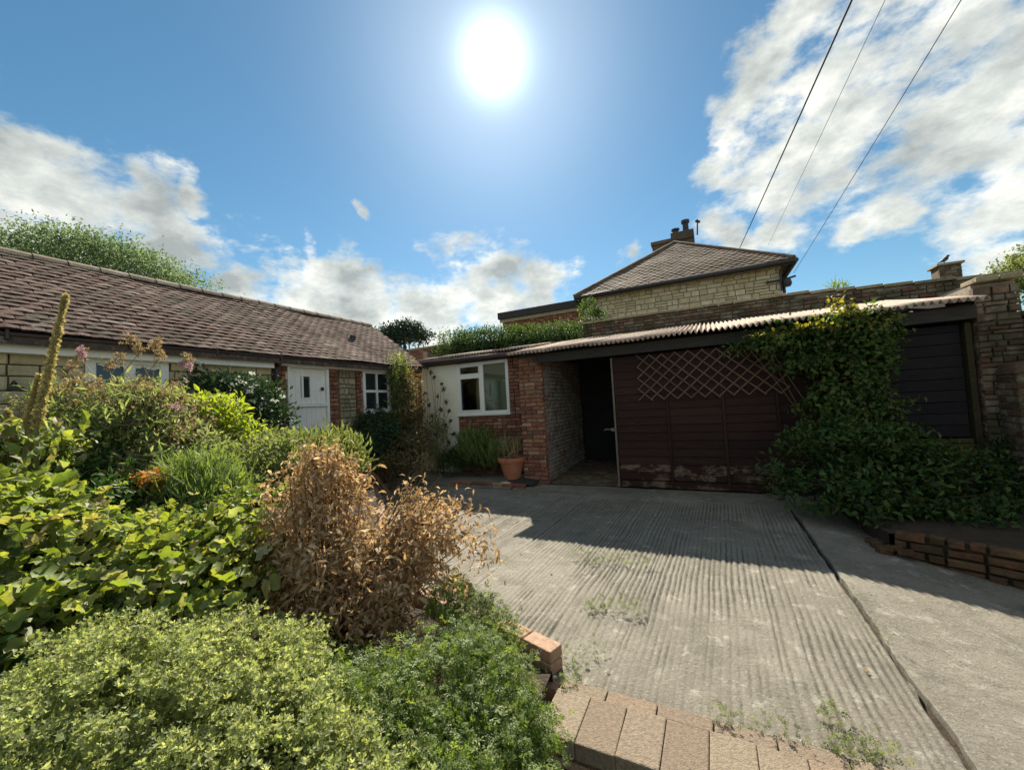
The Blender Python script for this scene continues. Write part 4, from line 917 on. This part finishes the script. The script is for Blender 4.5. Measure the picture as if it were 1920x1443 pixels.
for P0, P1 in ((A_, ap), (B_, ap)):
    nseg = 11
    for k in range(nseg):
        mb = MB(); a = P0+(P1-P0)*(k/nseg); b = P0+(P1-P0)*((k+1.06)/nseg); mb.tube([a+(0, 0, .03), b+(0, 0, .045)], [.085, .075], 8); mb.build('hip_tile', m_slate, ho)
mb = MB(); mb.bb((ex0, ey-.01, ez-.14), (ex1, ey+.02, ez-.02)); mb.bb((ex0, ey+.02, ez-.14), (ex0+.03, 22, ez-.02)); mb.bb((ex1-.03, ey+.02, ez-.14), (ex1, 22, ez-.02)); mb.build('fascia', m_grey_tim, ho)
mb = MB(); mb.tube([(ex0, ey-.06, ez-.05), (ex1, ey-.06, ez-.05)], .06, 8); mb.tube([(ex1+.06, ey-.06, ez-.05), (ex1+.06, 21, ez-.05)], .06, 8); mb.build('gutter', m_metal_dk, ho)
mb = MB(); mb.tube([(ex1+.04, ey+.2, ez-.08), (hx1+.05, HY+.1, ez-.5), (hx1+.05, HY+.1, 2)], .04, 8); mb.build('downpipe', m_metal_dk, ho)
# roof verge tip block and chimney
mb = MB(); mb.bb((-1.75, 17.6, 6.2), (-.15, 18.5, 7.9)); mb.bb((-1.0, 17.55, 7.9), (-.12, 18.55, 8.25)); mb.bb((-1.80, 17.55, 7.9), (-1.0, 18.55, 8.05)); ch = mb.build('chimney', m_slate, ho, bevel=.02)
for (px_, hh, rr) in ((-.82, .34, .14), (-.42, .62, .14)):
    mb = MB(); mb.lathe((px_, 18.0, 8.2), [(rr*.9, 0), (rr*.8, hh*.8), (rr*1.15, hh*.82), (rr*1.2, hh), (rr*.7, hh), (rr*.6, hh*.5)], 14); mb.build('chimney_pot', m_metal_dk, ch)
mb = MB(); mb.tube([(.0, 18, 8.1), (.05, 18, 8.75)], .03, 6); mb.tube([(-.03, 18, 8.70), (.14, 18, 8.62)], .05, 6); mb.build('vent_pipe', m_metal_dk, ch)
# low flat-roofed wing
wg = thing('flat_roofed_wing', (-5.8, 15, 0), 'flat-roofed red brick wing joined to the left of the stone house', 'house extension')
core(wg, 'wall', (0, 14.36, 0), u2, n2, -7.4, -3.95, 0, 4.98, .3, [], m_mortar)
masonry(wg, 'brick', (0, 14.3, 0), u2, n2, bricks(-7.42, -3.95, 4.25, 4.98, bl=.22, bh=.07), .09, 0, m_brick, 200)
mb = MB(); mb.bb((-7.55, 14.15, 4.99), (-4.0, 18, 5.26)); mb.build('flat_roof', m_grey_tim, wg, bevel=.01)
mb = MB(); mb.bb((-7.50, 14.24, 4.86), (-4.0, 14.31, 4.985)); mb.build('soffit_board', m_rubble, wg)
# bracket on the house corner
hb = thing('wall_bracket', hit(1470, 522, 1, 13.9), 'dark iron bracket with a lamp on the right corner of the stone house', 'bracket')
p = hit(1436, 530, 1, 13.93); q = hit(1492, 517, 1, 13.93); m_ = hit(1470, 524, 1, 13.93)
mb = MB(); mb.tube([p, m_, q], .03, 6); mb.tube([hit(1462, 505, 1, 13.9), hit(1466, 545, 1, 13.9)], .03, 6); mb.build('arm', m_metal_dk, hb)
mb = MB(); mb.lathe(hit(1476, 528, 1, 13.9), [(0, .1), (.09, .08), (.12, -.05), (.08, -.14), (0, -.15)], 10); mb.build('lamp', m_metal_dk, hb)
# second chimney at right
c2 = thing('chimney_stack', (5.3, 13.2, 0), 'short brick chimney stack showing above the garage parapet at right', 'chimney')
mb = MB(); mb.bb((5.12, 13.0, 0), (5.50, 13.4, 4.24)); mb.build('stack', m_brick_dk, c2, bevel=.01)
masonry(c2, 'brick', (0, 12.985, 0), u2, n2, bricks(5.115, 5.505, 3.5, 4.22), .08, .0, m_brick_dk, 80)
mb = MB(); mb.bb((5.07, 12.94, 4.245), (5.55, 13.46, 4.30)); mb.build('cap', m_rubble, c2, bevel=.01)
bd = thing('bird', (5.3, 13.2, 4.30), 'small dark bird perched on the short chimney stack', 'bird')
bq = np.array((5.30, 13.2, 4.30)); bs = .72
mb = MB(); mb.tube([bq+np.array(q)*bs for q in ((-.16, 0, .10), (-.07, 0, .13), (.0, 0, .17), (.06, 0, .22), (.085, 0, .27), (.11, 0, .30), (.135, 0, .295), (.165, 0, .285))], [r_*bs for r_ in (.012, .035, .065, .062, .042, .040, .022, .004)], 10); mb.build('body', m_metal_dk, bd, smooth=True)
for sy in (.02, -.02): mb = MB(); mb.tube([bq+np.array((0, sy, .12))*bs, bq+np.array((0, sy, 0))*bs], .006, 5); mb.build('leg', m_metal_dk, bd)

# overhead wires
def wire(label, pa, pb, rad, sag):
    pts = [pa+(pb-pa)*t_ - np.array((0, 0, sag*4*t_*(1-t_))) for t_ in np.linspace(0, 1, 25)]
    mb = MB(); mb.tube(pts, rad, 6); o = mb.build('overhead_wire', m_cable, None, smooth=True); props(o, label, 'cable', 'overhead cables crossing the sky')
wire('thickest overhead cable, dropping to the ridge of the stone house', hit(1380, 480, 1, 19), at(1640, -95, 4.2), .014, .02)
wire('thin pale overhead cable, middle one, fading beside the thick cable', hit(1440, 460, 1, 21), at(1700, -85, 5.0), .005, .02)
wire('thin overhead cable furthest right, ending at the house corner bracket', hit(1488, 512, 1, 13.9), at(1860, -95, 4.2), .006, .02)

# ================================================================== PLANTS
def gz(p): return float(bedh(p[0], p[1]))
def plant(name, base, label, cat, group=None): return thing(name, base, label, cat, group)
def under(b):
    c, r = b; return np.array((c[0], c[1], gz(c)-.03))
def bush(name, label, cat, blobs_, tm, mat, n, size, clump=.10, shell=.7, stemmat=None, nst=14, r0=.008, r1=.003, fol='foliage', base=None, stem_up=1.0, cap=0, **kw):
    c0 = np.mean([b[0] for b in blobs_], axis=0); bz = gz(c0) if base is None else base
    t = plant(name, (c0[0], c0[1], bz), label, cat)
    P = foliage(t, fol, tm, mat, blobs_, n, size, clump, shell, cap=cap, zmin=bz+.01, **kw)
    tips = []
    for _ in range(nst):
        c, r = blobs_[random.randrange(len(blobs_))]; d_ = unit(rng.normal(size=3)); d_[2] = abs(d_[2])*stem_up; tips.append(c+d_*r*(1.12 if name == 'dead_bush' else .85))
    stems(t, 'stem', (c0[0], c0[1], bz-.02), tips, r0, r1, stemmat or m_bark, spread=max(.05, np.mean([b[1][0] for b in blobs_])*.35))
    return t, P
# dead brown bush
blD = [BL(600,960,2.45,90,100,.22), BL(590,1060,2.35,150,100,.28), BL(465,1075,2.35,75,65,.18), BL(405,1110,2.3,28,38,.1), BL(640,1150,2.15,130,80,.24), BL(810,1030,2.35,95,110,.22), BL(760,1110,2.25,110,90,.25), BL(610,880,2.5,40,42,.12), BL(720,1190,2.05,70,60,.15)]
t, _ = bush('dead_bush', 'dead brown shrub with two lobes of curled dry leaves in the foreground', 'shrub', blD, LC, l_dead, 14500, .050, .042, .58, rj=.2, nst=150, r0=.008, r1=.002, stem_up=1.2, down=.7, rand=.75, up=.1, cap=300, fol='leaf', nclump=420)
# stray green leaves inside the dead bush
# foreground marjoram mound
blM = [BL(250,1350,1.32,320,140,.30), BL(420,1285,1.45,210,90,.28), BL(60,1440,1.22,230,120,.30), BL(500,1430,1.2,230,120,.26), BL(150,1300,1.4,110,60,.2), BL(470,1560,1.05,420,160,.3), BL(60,1600,1.0,350,150,.3)]
t, _ = bush('marjoram_mound', 'wide grey-green mound of tiny leaves at the bottom left corner', 'herb', blM, RO, l_mound, 38000, .0165, .022, .90, rj=.11, stemmat=m_stemg, nst=70, r0=.003, r1=.0015, up=.9, rand=.55, nclump=1250)
blT = [BL(700,1380,1.42,120,120,.22), BL(830,1335,1.52,130,120,.22), BL(915,1290,1.66,75,85,.15), BL(930,1410,1.4,105,110,.18), BL(760,1470,1.25,180,110,.2), BL(975,1430,1.42,50,90,.1), BL(640,1310,1.65,90,60,.2), BL(870,1225,1.9,60,42,.15), BL(925,1195,1.95,45,36,.10), BL(890,1160,2.05,48,34,.12), BL(850,1130,2.2,45,34,.14), BL(560,1255,1.75,70,45,.15), BL(850,1560,1.15,240,120,.2)]
t, _ = bush('trailing_herb', 'darker green trailing herb spilling over the bed corner beside the orange brick', 'herb', blT, SP, l_trail, 16000, .040, .032, .84, rj=.12, stemmat=m_stemg, nst=70, r0=.003, r1=.0015, down=.5, up=.5, rand=.6, nclump=900, dirw=.5)
# yellow green vine with large leaves
blV = [BL(330,1030,2.35,190,60,.30), BL(200,1060,2.2,180,70,.30), BL(450,990,2.55,70,50,.2), BL(60,1010,2.2,110,70,.25), BL(300,1110,2.0,190,60,.25), BL(100,1150,1.9,140,60,.25), BL(445,1075,2.3,65,55,.2)]
t, _ = bush('squash_vine', 'sprawling vine of broad yellow-green lobed leaves behind the grey-green mound', 'vine', blV, LL, l_vine, 2500, .064, .09, .72, stemmat=m_stemg, nst=34, r0=.007, r1=.003, up=.9, rand=.95, cap=300, fol='leaf', nclump=260)
bush('vine_undergrowth', 'low mixed green leaves under the yellow-green vine', 'plant', [BL(250,1120,2.1,260,60,.35), BL(430,1090,2.3,110,60,.25)], LO, l_trail, 3800, .045, .07, .6, stemmat=m_stemg, nst=20, r0=.004, r1=.002)
# left edge greenery
blE = [BL(20,880,2.6,80,70,.25), BL(70,960,2.4,70,60,.2), BL(0,1050,2.1,80,110,.25), BL(10,1180,1.7,80,60,.2), BL(70,850,2.8,50,50,.2)]
t, _ = bush('leafy_clump', 'tall clump of bright green broad leaves at the left edge of the photo', 'plant', blE, leaf_oval(.55,.1,.25), l_vine, 1100, .085, .07, .7, stemmat=m_stemg, nst=24, r0=.006, r1=.003, cap=300, fol='leaf', up=.6, nclump=120)
bush('edge_undergrowth', 'fine green foliage filling in around the left edge clump', 'plant', [BL(30,930,2.7,110,110,.3), BL(30,1080,2.2,90,90,.3)], LO, l_willow, 3500, .04, .07, .6, stemmat=m_stemg, nst=14)
t = thing('broad_leaf_plant', at(20, 1260, 1.6), 'long strap-shaped dark green leaves poking in at lower left edge', 'plant')
for i, (x0_, y0_, x1_, y1_) in enumerate(((-60,1290,95,1215),(-70,1270,60,1200),(-60,1330,70,1262),(-50,1240,20,1180))):
    a = at(x0_, y0_, 1.55); b = at(x1_, y1_, 1.5); d_ = b-a; Lg = np.linalg.norm(d_); A = frames(np.array([d_]), np.array([[.1, -.3, 1.0]]), np.array([Lg]))[0]
    A = A*np.array((1.3, 1, 1)); tmv = leaf_oval(.22, .04, .12)
    o = link('leaf', tmpl_mesh('strap_leaf', tmv[0], tmv[1], l_low), t, a); o.rotation_mode = 'QUATERNION'; s = np.linalg.norm(A, axis=0); o.rotation_quaternion = Matrix((A/s).tolist()).to_quaternion(); o.scale = tuple(s)
# big perennial (tan flower heads over dark leaves)
blP = [BL(250,815,3.7,140,80,.45), BL(190,860,3.5,110,85,.4), BL(320,890,3.5,110,80,.4), BL(140,790,3.8,55,70,.35), BL(320,805,3.8,45,55,.3), BL(225,775,3.9,100,42,.35)]
t, _ = bush('tall_perennial', 'tall shaggy perennial with faded pinkish flower heads covering the cottage window', 'shrub', blP, LW, l_tall, 13500, .072, .06, .62, rj=.2, stemmat=m_stemg, nst=50, r0=.007, r1=.003, up=.3, rand=.7)
foliage(t, 'flower_head', RO, l_tan, [BL(230,768,3.75,115,42,.4), BL(150,770,3.7,60,50,.35), BL(300,778,3.75,55,42,.3), BL(345,830,3.6,50,50,.3)], 4000, .028, .035, .75, up=1.2, nclump=320, rj=.2)
foliage(t, 'pink_flower', RO, l_pink, [BL(145,760,3.5,14,8,.05), BL(330,765,3.5,16,9,.05), BL(245,798,3.4,12,8,.05), BL(5,822,2.5,16,9,.05), BL(350,690,3.7,18,12,.05), BL(150,668,3.7,10,14,.05)], 330, .022, .012, .4, nclump=30)
tips = [at(px_, py_, 3.8) for px_, py_ in ((245,640),(262,660),(290,650),(300,672),(355,680),(150,672),(205,690),(225,680),(130,700))]
stems(t, 'flower_stem', (at(260, 800, 3.75)), tips, .006, .003, l_tan, .25)
for q in tips: pass
foliage(t, 'seed_cluster', RO, l_tan, [(q, (.04, .04, .07)) for q in tips], 420, .026, .02, .5, nclump=60)
# small yellow-green shrub
bush('golden_shrub', 'small golden-green shrub catching the sun left of the dark flowering bush', 'shrub', [BL(390,765,4.2,48,22,.2), BL(430,790,4.1,40,28,.2), BL(445,815,4.0,30,25,.15), BL(400,830,4.1,40,40,.25)], leaf_oval(.42,.08,.15), l_yg, 1500, .075, .06, .8, stemmat=m_stemg, nst=16, up=.8)
# dark bush with white flowers against the cottage
t, P = bush('white_flowered_bush', 'dark green bush dotted with white flowers against the cream stone wall', 'shrub', [BL(400,745,5.3,55,38,.3), BL(470,760,5.4,60,45,.3), BL(500,800,5.4,38,60,.3), BL(440,810,5.2,70,60,.35), BL(370,720,5.4,25,25,.2)], LO, l_dark, 5200, .065, .08, .8, nst=20)
fp = P[rng.choice(len(P), 46)]; fp = fp + (np.array((.12, -.06, .04)))
foliage(t, 'flower', FL, l_white, [(q, (.02, .02, .02)) for q in fp], 140, .035, .008, .4, up=.3)
# willow leaved mass in front of the door
t, _ = bush('willow_leaved_shrub', 'light green narrow-leaved shrub in front of the white stable door', 'shrub', [BL(560,872,4.2,105,45,.35), BL(615,868,4.3,55,50,.3), BL(500,890,4.0,65,55,.3), BL(645,868,4.4,32,36,.25), BL(540,845,4.4,55,25,.25)], LW, l_willow, 7500, .080, .06, .70, rj=.13, stemmat=m_stemg, nst=40, ydir=(0, 0, .9), rand=.5, up=.2)
bush('mid_foliage', 'mixed leafy green plants in the middle of the bed left of the dead bush', 'plant', [BL(440,900,3.5,90,60,.35), BL(520,900,3.6,60,70,.3), BL(440,940,3.2,70,50,.3)], LO, l_willow, 4200, .05, .07, .7, stemmat=m_stemg, nst=24, ydir=(0, 0, .4))
# grassy clump and orange flowers
t, _ = bush('grassy_clump', 'lush fresh green grassy clump beside the small orange flowers', 'grass clump', [BL(370,910,3.0,60,42,.2), BL(400,930,2.9,50,35,.2)], LB, l_grass, 2600, .11, .05, .5, stemmat=m_stemg, nst=8, ydir=(0, 0, 1.2), rand=.55, up=.1)
t, _ = bush('orange_flowers', 'small clump of faded orange flower heads in the middle of the bed', 'flowers', [BL(300,910,2.9,28,20,.1), BL(335,900,3.0,18,16,.1), BL(212,905,3.0,24,14,.1), BL(290,895,3.0,22,12,.1)], RO, l_ora, 1100, .026, .022, .6, stemmat=m_stemg, nst=22, r0=.004, r1=.002, fol='flower_head', up=1.0)
bush('bed_undergrowth', 'dark leafy undergrowth in the shade between the tall perennial and the vine', 'plant', [BL(200,950,2.9,140,50,.3), BL(380,980,2.7,80,30,.25), BL(140,900,3.1,70,50,.3)], LO, l_low, 3000, .055, .08, .6, stemmat=m_stemg, nst=16)
# mullein spikes
def mullein(label, base_px, top_px, d_, wd):
    a = at(*base_px, d_); b = at(*top_px, d_); t = thing('mullein_spike', (a[0], a[1], gz(a)), label, 'flower spike', 'dried mullein spikes')
    mb = MB(); g0 = np.array((a[0]+.02, a[1], gz(a))); n_ = 9; pts = [a+(b-a)*(i/n_)+np.array((math.sin(i*.8)*.006, 0, 0)) for i in range(n_+1)]
    mb.tube([g0]+pts, [.016]+[max(.005, .014*(1-.5*i/n_)) for i in range(n_+1)], 7); mb.build('stalk', m_stemg, t, smooth=True)
    P = []; D_ = []
    for _ in range(1300):
        s = rng.random()**.9; q = a+(b-a)*s; an = rng.random()*6.283; r_ = wd*(1-.62*s)*(.55+.5*rng.random()); dd = np.array((math.cos(an), math.sin(an), .5)); P.append(q+np.array((math.cos(an)*r_*.75, math.sin(an)*r_*.75, rng.normal()*.006))); D_.append(dd+rng.normal(size=3)*.3)
    P = np.array(P); D_ = np.array(D_); A = frames(D_, unit(rng.normal(size=(len(P), 3))+np.array((0, 0, 1.))), .019*(.6+.7*rng.random(len(P))))
    scatter(t, 'seed_capsule', RO[0], RO[1], A, P, rng.random(len(P)), l_mull, 0)
mullein('tallest dried mullein spike, leaning right against the tiled roof', (68, 800), (124, 553), 2.6, .034)
mullein('shorter dried mullein spike left of the tallest one', (52, 800), (74, 706), 2.6, .026)
mullein('shortest dried mullein spike at the left edge', (22, 830), (14, 772), 2.6, .022)

# ---- plants by the corner
t, _ = bush('green_bamboo_shrub', 'tall light green shrub between the cottage window and the brick corner', 'shrub', [BL(748,720,8.4,16,38,.22), BL(752,770,8.4,20,50,.25), BL(745,820,8.3,22,40,.25)], LW, l_willow, 2300, .13, .08, .7, stemmat=m_stemg, nst=14, ydir=(0, 0, .5), base=.0)
t, _ = bush('russet_shrub', 'thin russet and straw coloured shrub in front of the brick corner', 'shrub', [BL(778,745,8.2,16,45,.2), BL(772,800,8.1,24,40,.25), BL(785,835,8.0,26,35,.25)], LW, l_brownsh, 1700, .10, .08, .6, nst=18, ydir=(0, 0, .4), base=.0)
t, _ = bush('dark_shrub', 'dense dark green rounded shrub under the small cottage window', 'shrub', [BL(705,815,7.6,36,42,.3), BL(690,850,7.3,22,25,.25), BL(725,850,7.6,22,30,.25)], LO, l_dark, 3600, .06, .07, .85, nst=12, base=.0)
t, _ = bush('shade_shrub', 'brownish shrub in deep shade beside the garden path', 'shrub', [BL(760,850,7.6,40,28,.3), BL(735,870,7.2,25,15,.2)], LO, l_brownsh, 1800, .055, .08, .7, nst=10, base=.0)
t = thing('seed_head_plant', (hit(820, 860, 1, 7.35)[0], 7.35, 0), 'airy stems with dark seed heads standing against the white render', 'plant')
base = hit(812, 868, 1, 7.3); base[2] = .0
tips = [hit(px_, py_, 1, 7.35) for px_, py_ in ((800,690),(808,700),(815,710),(822,745),(828,722),(832,730),(838,755),(842,772),(846,790),(836,800),(805,760),(812,780),(795,740),(826,770),(850,815),(840,830),(800,810),(818,815))]
stems(t, 'stem', base, tips, .007, .004, l_straw, .12)
foliage(t, 'seed_head', RO, l_pod, [(q, (.03, .03, .045)) for q in tips], 500, .035, .012, .5, nclump=40)
foliage(t, 'foliage', LO, l_tall, [(hit(818, 815, 1, 7.3), (.3, .15, .45)), (hit(800, 850, 1, 7.25), (.3, .15, .3))], 800, .06, .07, .6)
t, _ = bush('green_border_plants', 'dark green border clump at the foot of the white render', 'plant', [(np.array((-5.15, 7.2, .25)), (.32, .2, .28)), (np.array((-4.75, 7.25, .3)), (.28, .2, .30))], LO, l_ivy, 2200, .06, .07, .7, nst=10, base=.0)
t, _ = bush('border_grasses', 'upright grassy clump below the white casement window', 'grass clump', [(np.array((-4.45, 7.2, .42)), (.32, .18, .30)), (np.array((-4.1, 7.2, .35)), (.25, .18, .25)), (np.array((-4.7, 7.2, .5)), (.2, .15, .25))], LB, l_trail, 2400, .30, .06, .4, nst=6, ydir=(0, 0, 1.6), rand=.45, up=.1, base=.0)
t, _ = bush('dry_path_plant', 'thin dry plant with pale leaves at the edge of the shaded path', 'plant', [BL(797,880,7.2,18,35,.15), BL(645,850,5.4,12,25,.1)], LW, l_straw, 420, .08, .06, .5, nst=14, base=.0)

# ---- climber and low shrubs on the garage
t, _ = bush('climbing_shrub', 'large green climber hanging over the garage eaves and boarded front', 'climber', [BL(1430,655,5.45,60,24,.14), BL(1500,650,5.3,75,42,.18), BL(1590,645,5.08,75,55,.20), BL(1640,640,4.98,38,50,.18), BL(1540,690,5.15,70,35,.18), BL(1600,730,4.98,58,55,.18), BL(1600,790,4.9,60,55,.2), BL(1530,780,5.05,30,30,.15), BL(1640,700,4.95,40,50,.16)], leaf_oval(.62,.1,.15), l_ivy, 5600, .068, .045, .66, rj=.2, nst=12, r0=.010, r1=.004, down=.5, up=.2, cap=300, fol='leaf', base=.15, nclump=420)
foliage(t, 'top_growth', leaf_oval(.62,.1,.15), l_ivytop, [BL(1578,585,5.15,26,28,.2), BL(1575,605,5.1,45,22,.22), BL(1530,618,5.15,60,12,.15), BL(1620,610,5.0,40,14,.15), BL(1440,634,5.4,40,8,.1)], 700, .06, .05, .6)
t, _ = bush('low_shrub', 'spreading dark green shrub at the foot of the climber beside the drive', 'shrub', [BL(1560,850,4.75,75,50,.32), BL(1640,840,4.7,75,50,.35), BL(1550,925,4.6,80,60,.35), BL(1660,920,4.35,90,70,.38), BL(1770,890,4.45,75,50,.35), BL(1620,965,4.2,70,30,.25), BL(1800,940,4.2,60,40,.28), BL(1730,965,4.1,70,28,.25), BL(1845,965,3.95,45,30,.22), BL(1790,975,3.95,60,26,.25)], leaf_oval(.45,.1,.15), l_low, 6800, .078, .06, .70, rj=.2, nst=26, cap=300, fol='leaf', base=.1, nclump=380)
foliage(t, 'young_growth', leaf_oval(.45,.1,.15), l_ivy, [BL(1600,830,4.6,100,40,.35), BL(1640,770,4.8,50,35,.2), BL(1780,870,4.35,60,30,.25)], 1300, .062, .06, .8, nclump=90)
t, _ = bush('pier_fern', 'small dark plant at the foot of the right garage pier', 'plant', [BL(1870,880,4.6,28,40,.2), BL(1890,930,4.4,30,35,.2)], LW, l_dark, 900, .09, .06, .6, nst=10, base=.1)
# wisps on the coping
bush('parapet_weed', 'small weed rooted on the garage parapet above the climber', 'weed', [(hit(1575, 545, 1, 9.7), (.10, .08, .10))], LB, l_trail, 90, .16, .04, .4, nst=4, ydir=(0, 0, 1), base=3.35)
t, _ = bush('parapet_ivy', 'round dark ivy clump on the parapet corner in front of the stone house', 'ivy', [BL(1103,585,9.9,17,22,.25), BL(1120,598,9.9,24,12,.2)], LO, l_hedge, 900, .07, .06, .8, nst=5, base=3.3)

# weeds on the concrete
def weeds(label, pts_, n, size, mat=l_weed, tm=SP, r_=.045, h=.03):
    c0 = np.mean([hit(px_, py_, 2, 0) for px_, py_ in pts_], axis=0); t = thing('weed_patch', (c0[0], c0[1], 0), label, 'weeds')
    foliage(t, 'foliage', tm, mat, [(hit(px_, py_, 2, .015), (r_, r_*.8, h)) for px_, py_ in pts_], n, size, .02, .5, up=1.0, rand=.5, zmin=.002)
weeds('thin line of weeds in the crack near the shadow edge', [(1090,1046),(1110,1050),(1130,1052),(1155,1053),(1180,1058),(1210,1061)], 150, .035, r_=.05, h=.012)
weeds('short yellowish weed streak in the middle of the sunlit concrete', [(1110,1138),(1135,1140),(1160,1143),(1190,1148)], 120, .032, r_=.045, h=.012)
weeds('tiny weeds in the crack beside the orange corner brick', [(1050,1225),(1085,1232),(1120,1228)], 60, .025, r_=.03, h=.012)
weeds('green weeds sprouting beside the coping, left of the largest tuft', [(1345,1355),(1380,1362),(1420,1368),(1460,1378),(1490,1390)], 110, .028, mat=l_willow, r_=.032, h=.012)
weeds('largest tuft of green weeds beside the coping at the bottom', [(1570,1400),(1600,1405),(1640,1415),(1660,1432),(1555,1345),(1590,1425)], 170, .034, mat=l_willow, r_=.036, h=.02)
weeds('small sprig of weed at the end of the coping', [(1060,1290),(1078,1272)], 60, .03, r_=.03, h=.03)
weeds('moss and weed along the expansion joint in the drive', [(1600,1120),(1608,1135),(1640,1190),(1660,1210)], 60, .018, r_=.018, h=.008)
# fallen leaves and debris
db = MB()
for _ in range(70):
    xx, yy = random.uniform(-3.2, 3.0), random.uniform(2.2, 6.7); s = random.uniform(.005, .013); an = random.uniform(0, 6.28)
    db.box((xx, yy, .008), (s*1.8, s, .004), ax=np.array(Matrix.Rotation(an, 3, 'Z')) @ np.array(Matrix.Rotation(random.uniform(-.3, .3), 3, 'X')))
o = db.build('fallen_leaves', l_dead); props(o, 'scattered dry leaf fragments lying on the concrete drive', 'debris', kind='stuff')

# ---- trees and hedge beyond
def tree(name, label, base, trunk_h, blobs_, mat, n, size, r0=.2, clump=.25, tm=LO, shell=.75):
    t = thing(name, base, label, 'tree'); c = np.mean([b[0] for b in blobs_], axis=0)
    mb = MB(); b0 = np.array(base, float); mb.tube([b0, b0*.5+c*.5+np.array((.1, 0, -.2)), c], [r0, r0*.6, r0*.3], 8)
    for (bc, br) in blobs_:
        st_ = b0+(c-b0)*.6; mb.tube([st_, (st_+bc)/2+rng.normal(size=3)*.15, bc], [r0*.35, r0*.2, r0*.08], 6)
    mb.build('trunk', m_bark, t, smooth=True)
    foliage(t, 'crown', tm, mat, blobs_, n, size, clump, shell, nclump=n//14)
b = [BL(40,490,15,70,36,1.5), BL(130,473,15,75,34,1.5), BL(205,488,15,55,34,1.5), BL(255,510,15,50,30,1.3), BL(295,525,15,42,24,1.2), BL(100,530,15,120,40,1.5), BL(-60,490,15,70,50,1.5), BL(350,535,15,26,12,.8)]
c_ = np.mean([q[0] for q in b], axis=0); tree('broadleaf_tree', 'broad leafy green tree rising behind the cottage roof at left', (c_[0], c_[1], -.3), 2, b, l_tree, 26000, .115, .25, .34, shell=.6)
b = [BL(738,628,34,24,14,1.2), BL(765,620,34,20,15,1.2), BL(792,632,34,18,9,1.0), BL(760,640,34,40,20,1.4), BL(730,640,34,20,14,1)]
c_ = np.mean([q[0] for q in b], axis=0); tree('cedar_tree', 'dark spreading conifer far away above the roof corner', (c_[0], c_[1], -.3), 2, b, l_cyp, 7000, .22, .3, .25)
hd = thing('clipped_hedge', (-4.4, 11.2, 0), 'long clipped evergreen hedge showing above the lean-to roof', 'hedge')
bl = []
for k in range(18):
    px_ = 850+(k//2)*29; py_ = 641-(k//2)*1.7+(20 if k % 2 else 0); bl.append(BL(px_, py_, 10.8-.03*k, 24, 19, .45))
foliage(hd, 'foliage', LO, l_hedge, bl, 17000, .06, .09, .8, nclump=700)
mb = MB(); p0, p1 = at(830, 700, 10.8), at(1085, 690, 10.4)
for s in np.linspace(.02, .98, 12):
    q = p0+(p1-p0)*s; mb.tube([(q[0], q[1], 0), (q[0]+.05, q[1], 2.6), (q[0], q[1], 3.4)], [.04, .03, .02], 6)
mb.build('stem', m_bark, hd)
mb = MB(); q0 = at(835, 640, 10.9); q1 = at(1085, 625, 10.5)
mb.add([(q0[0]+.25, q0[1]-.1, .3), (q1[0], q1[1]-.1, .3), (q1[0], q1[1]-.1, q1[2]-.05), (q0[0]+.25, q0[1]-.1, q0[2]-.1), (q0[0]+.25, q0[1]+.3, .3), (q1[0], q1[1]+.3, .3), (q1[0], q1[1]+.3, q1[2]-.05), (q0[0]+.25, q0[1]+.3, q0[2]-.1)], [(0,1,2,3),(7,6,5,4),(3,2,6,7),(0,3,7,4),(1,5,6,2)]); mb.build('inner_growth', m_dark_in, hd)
b = [BL(1905,520,12,30,28,.6), BL(1930,560,12,35,40,.6), BL(1960,500,12,45,45,.8), BL(1895,545,12,14,20,.4)]
c_ = np.mean([q[0] for q in b], axis=0); tree('garden_tree', 'leafy green tree behind the yard wall at the right edge', (c_[0], c_[1], -.3), 2, b, l_willow, 3500, .12, .12, .12)
# far tree line closing the horizon behind the buildings
tl = thing('distant_hedgerow', (-20, 60, 0), 'distant hedgerow of trees low on the horizon behind the buildings', 'hedgerow')
bl = []
for k in range(46):
    an = R(-75+150*k/45)+R(180 if False else 0); dd = 70+random.uniform(-5, 8); bl.append((np.array((math.sin(an)*dd, math.cos(an)*dd, .8)), (4.5, 3.5, random.uniform(1.6, 3.0))))
o = foliage(tl, 'foliage', LO, l_cyp, bl, 14000, .55, .8, .8)
print('objects', len(bpy.data.objects))
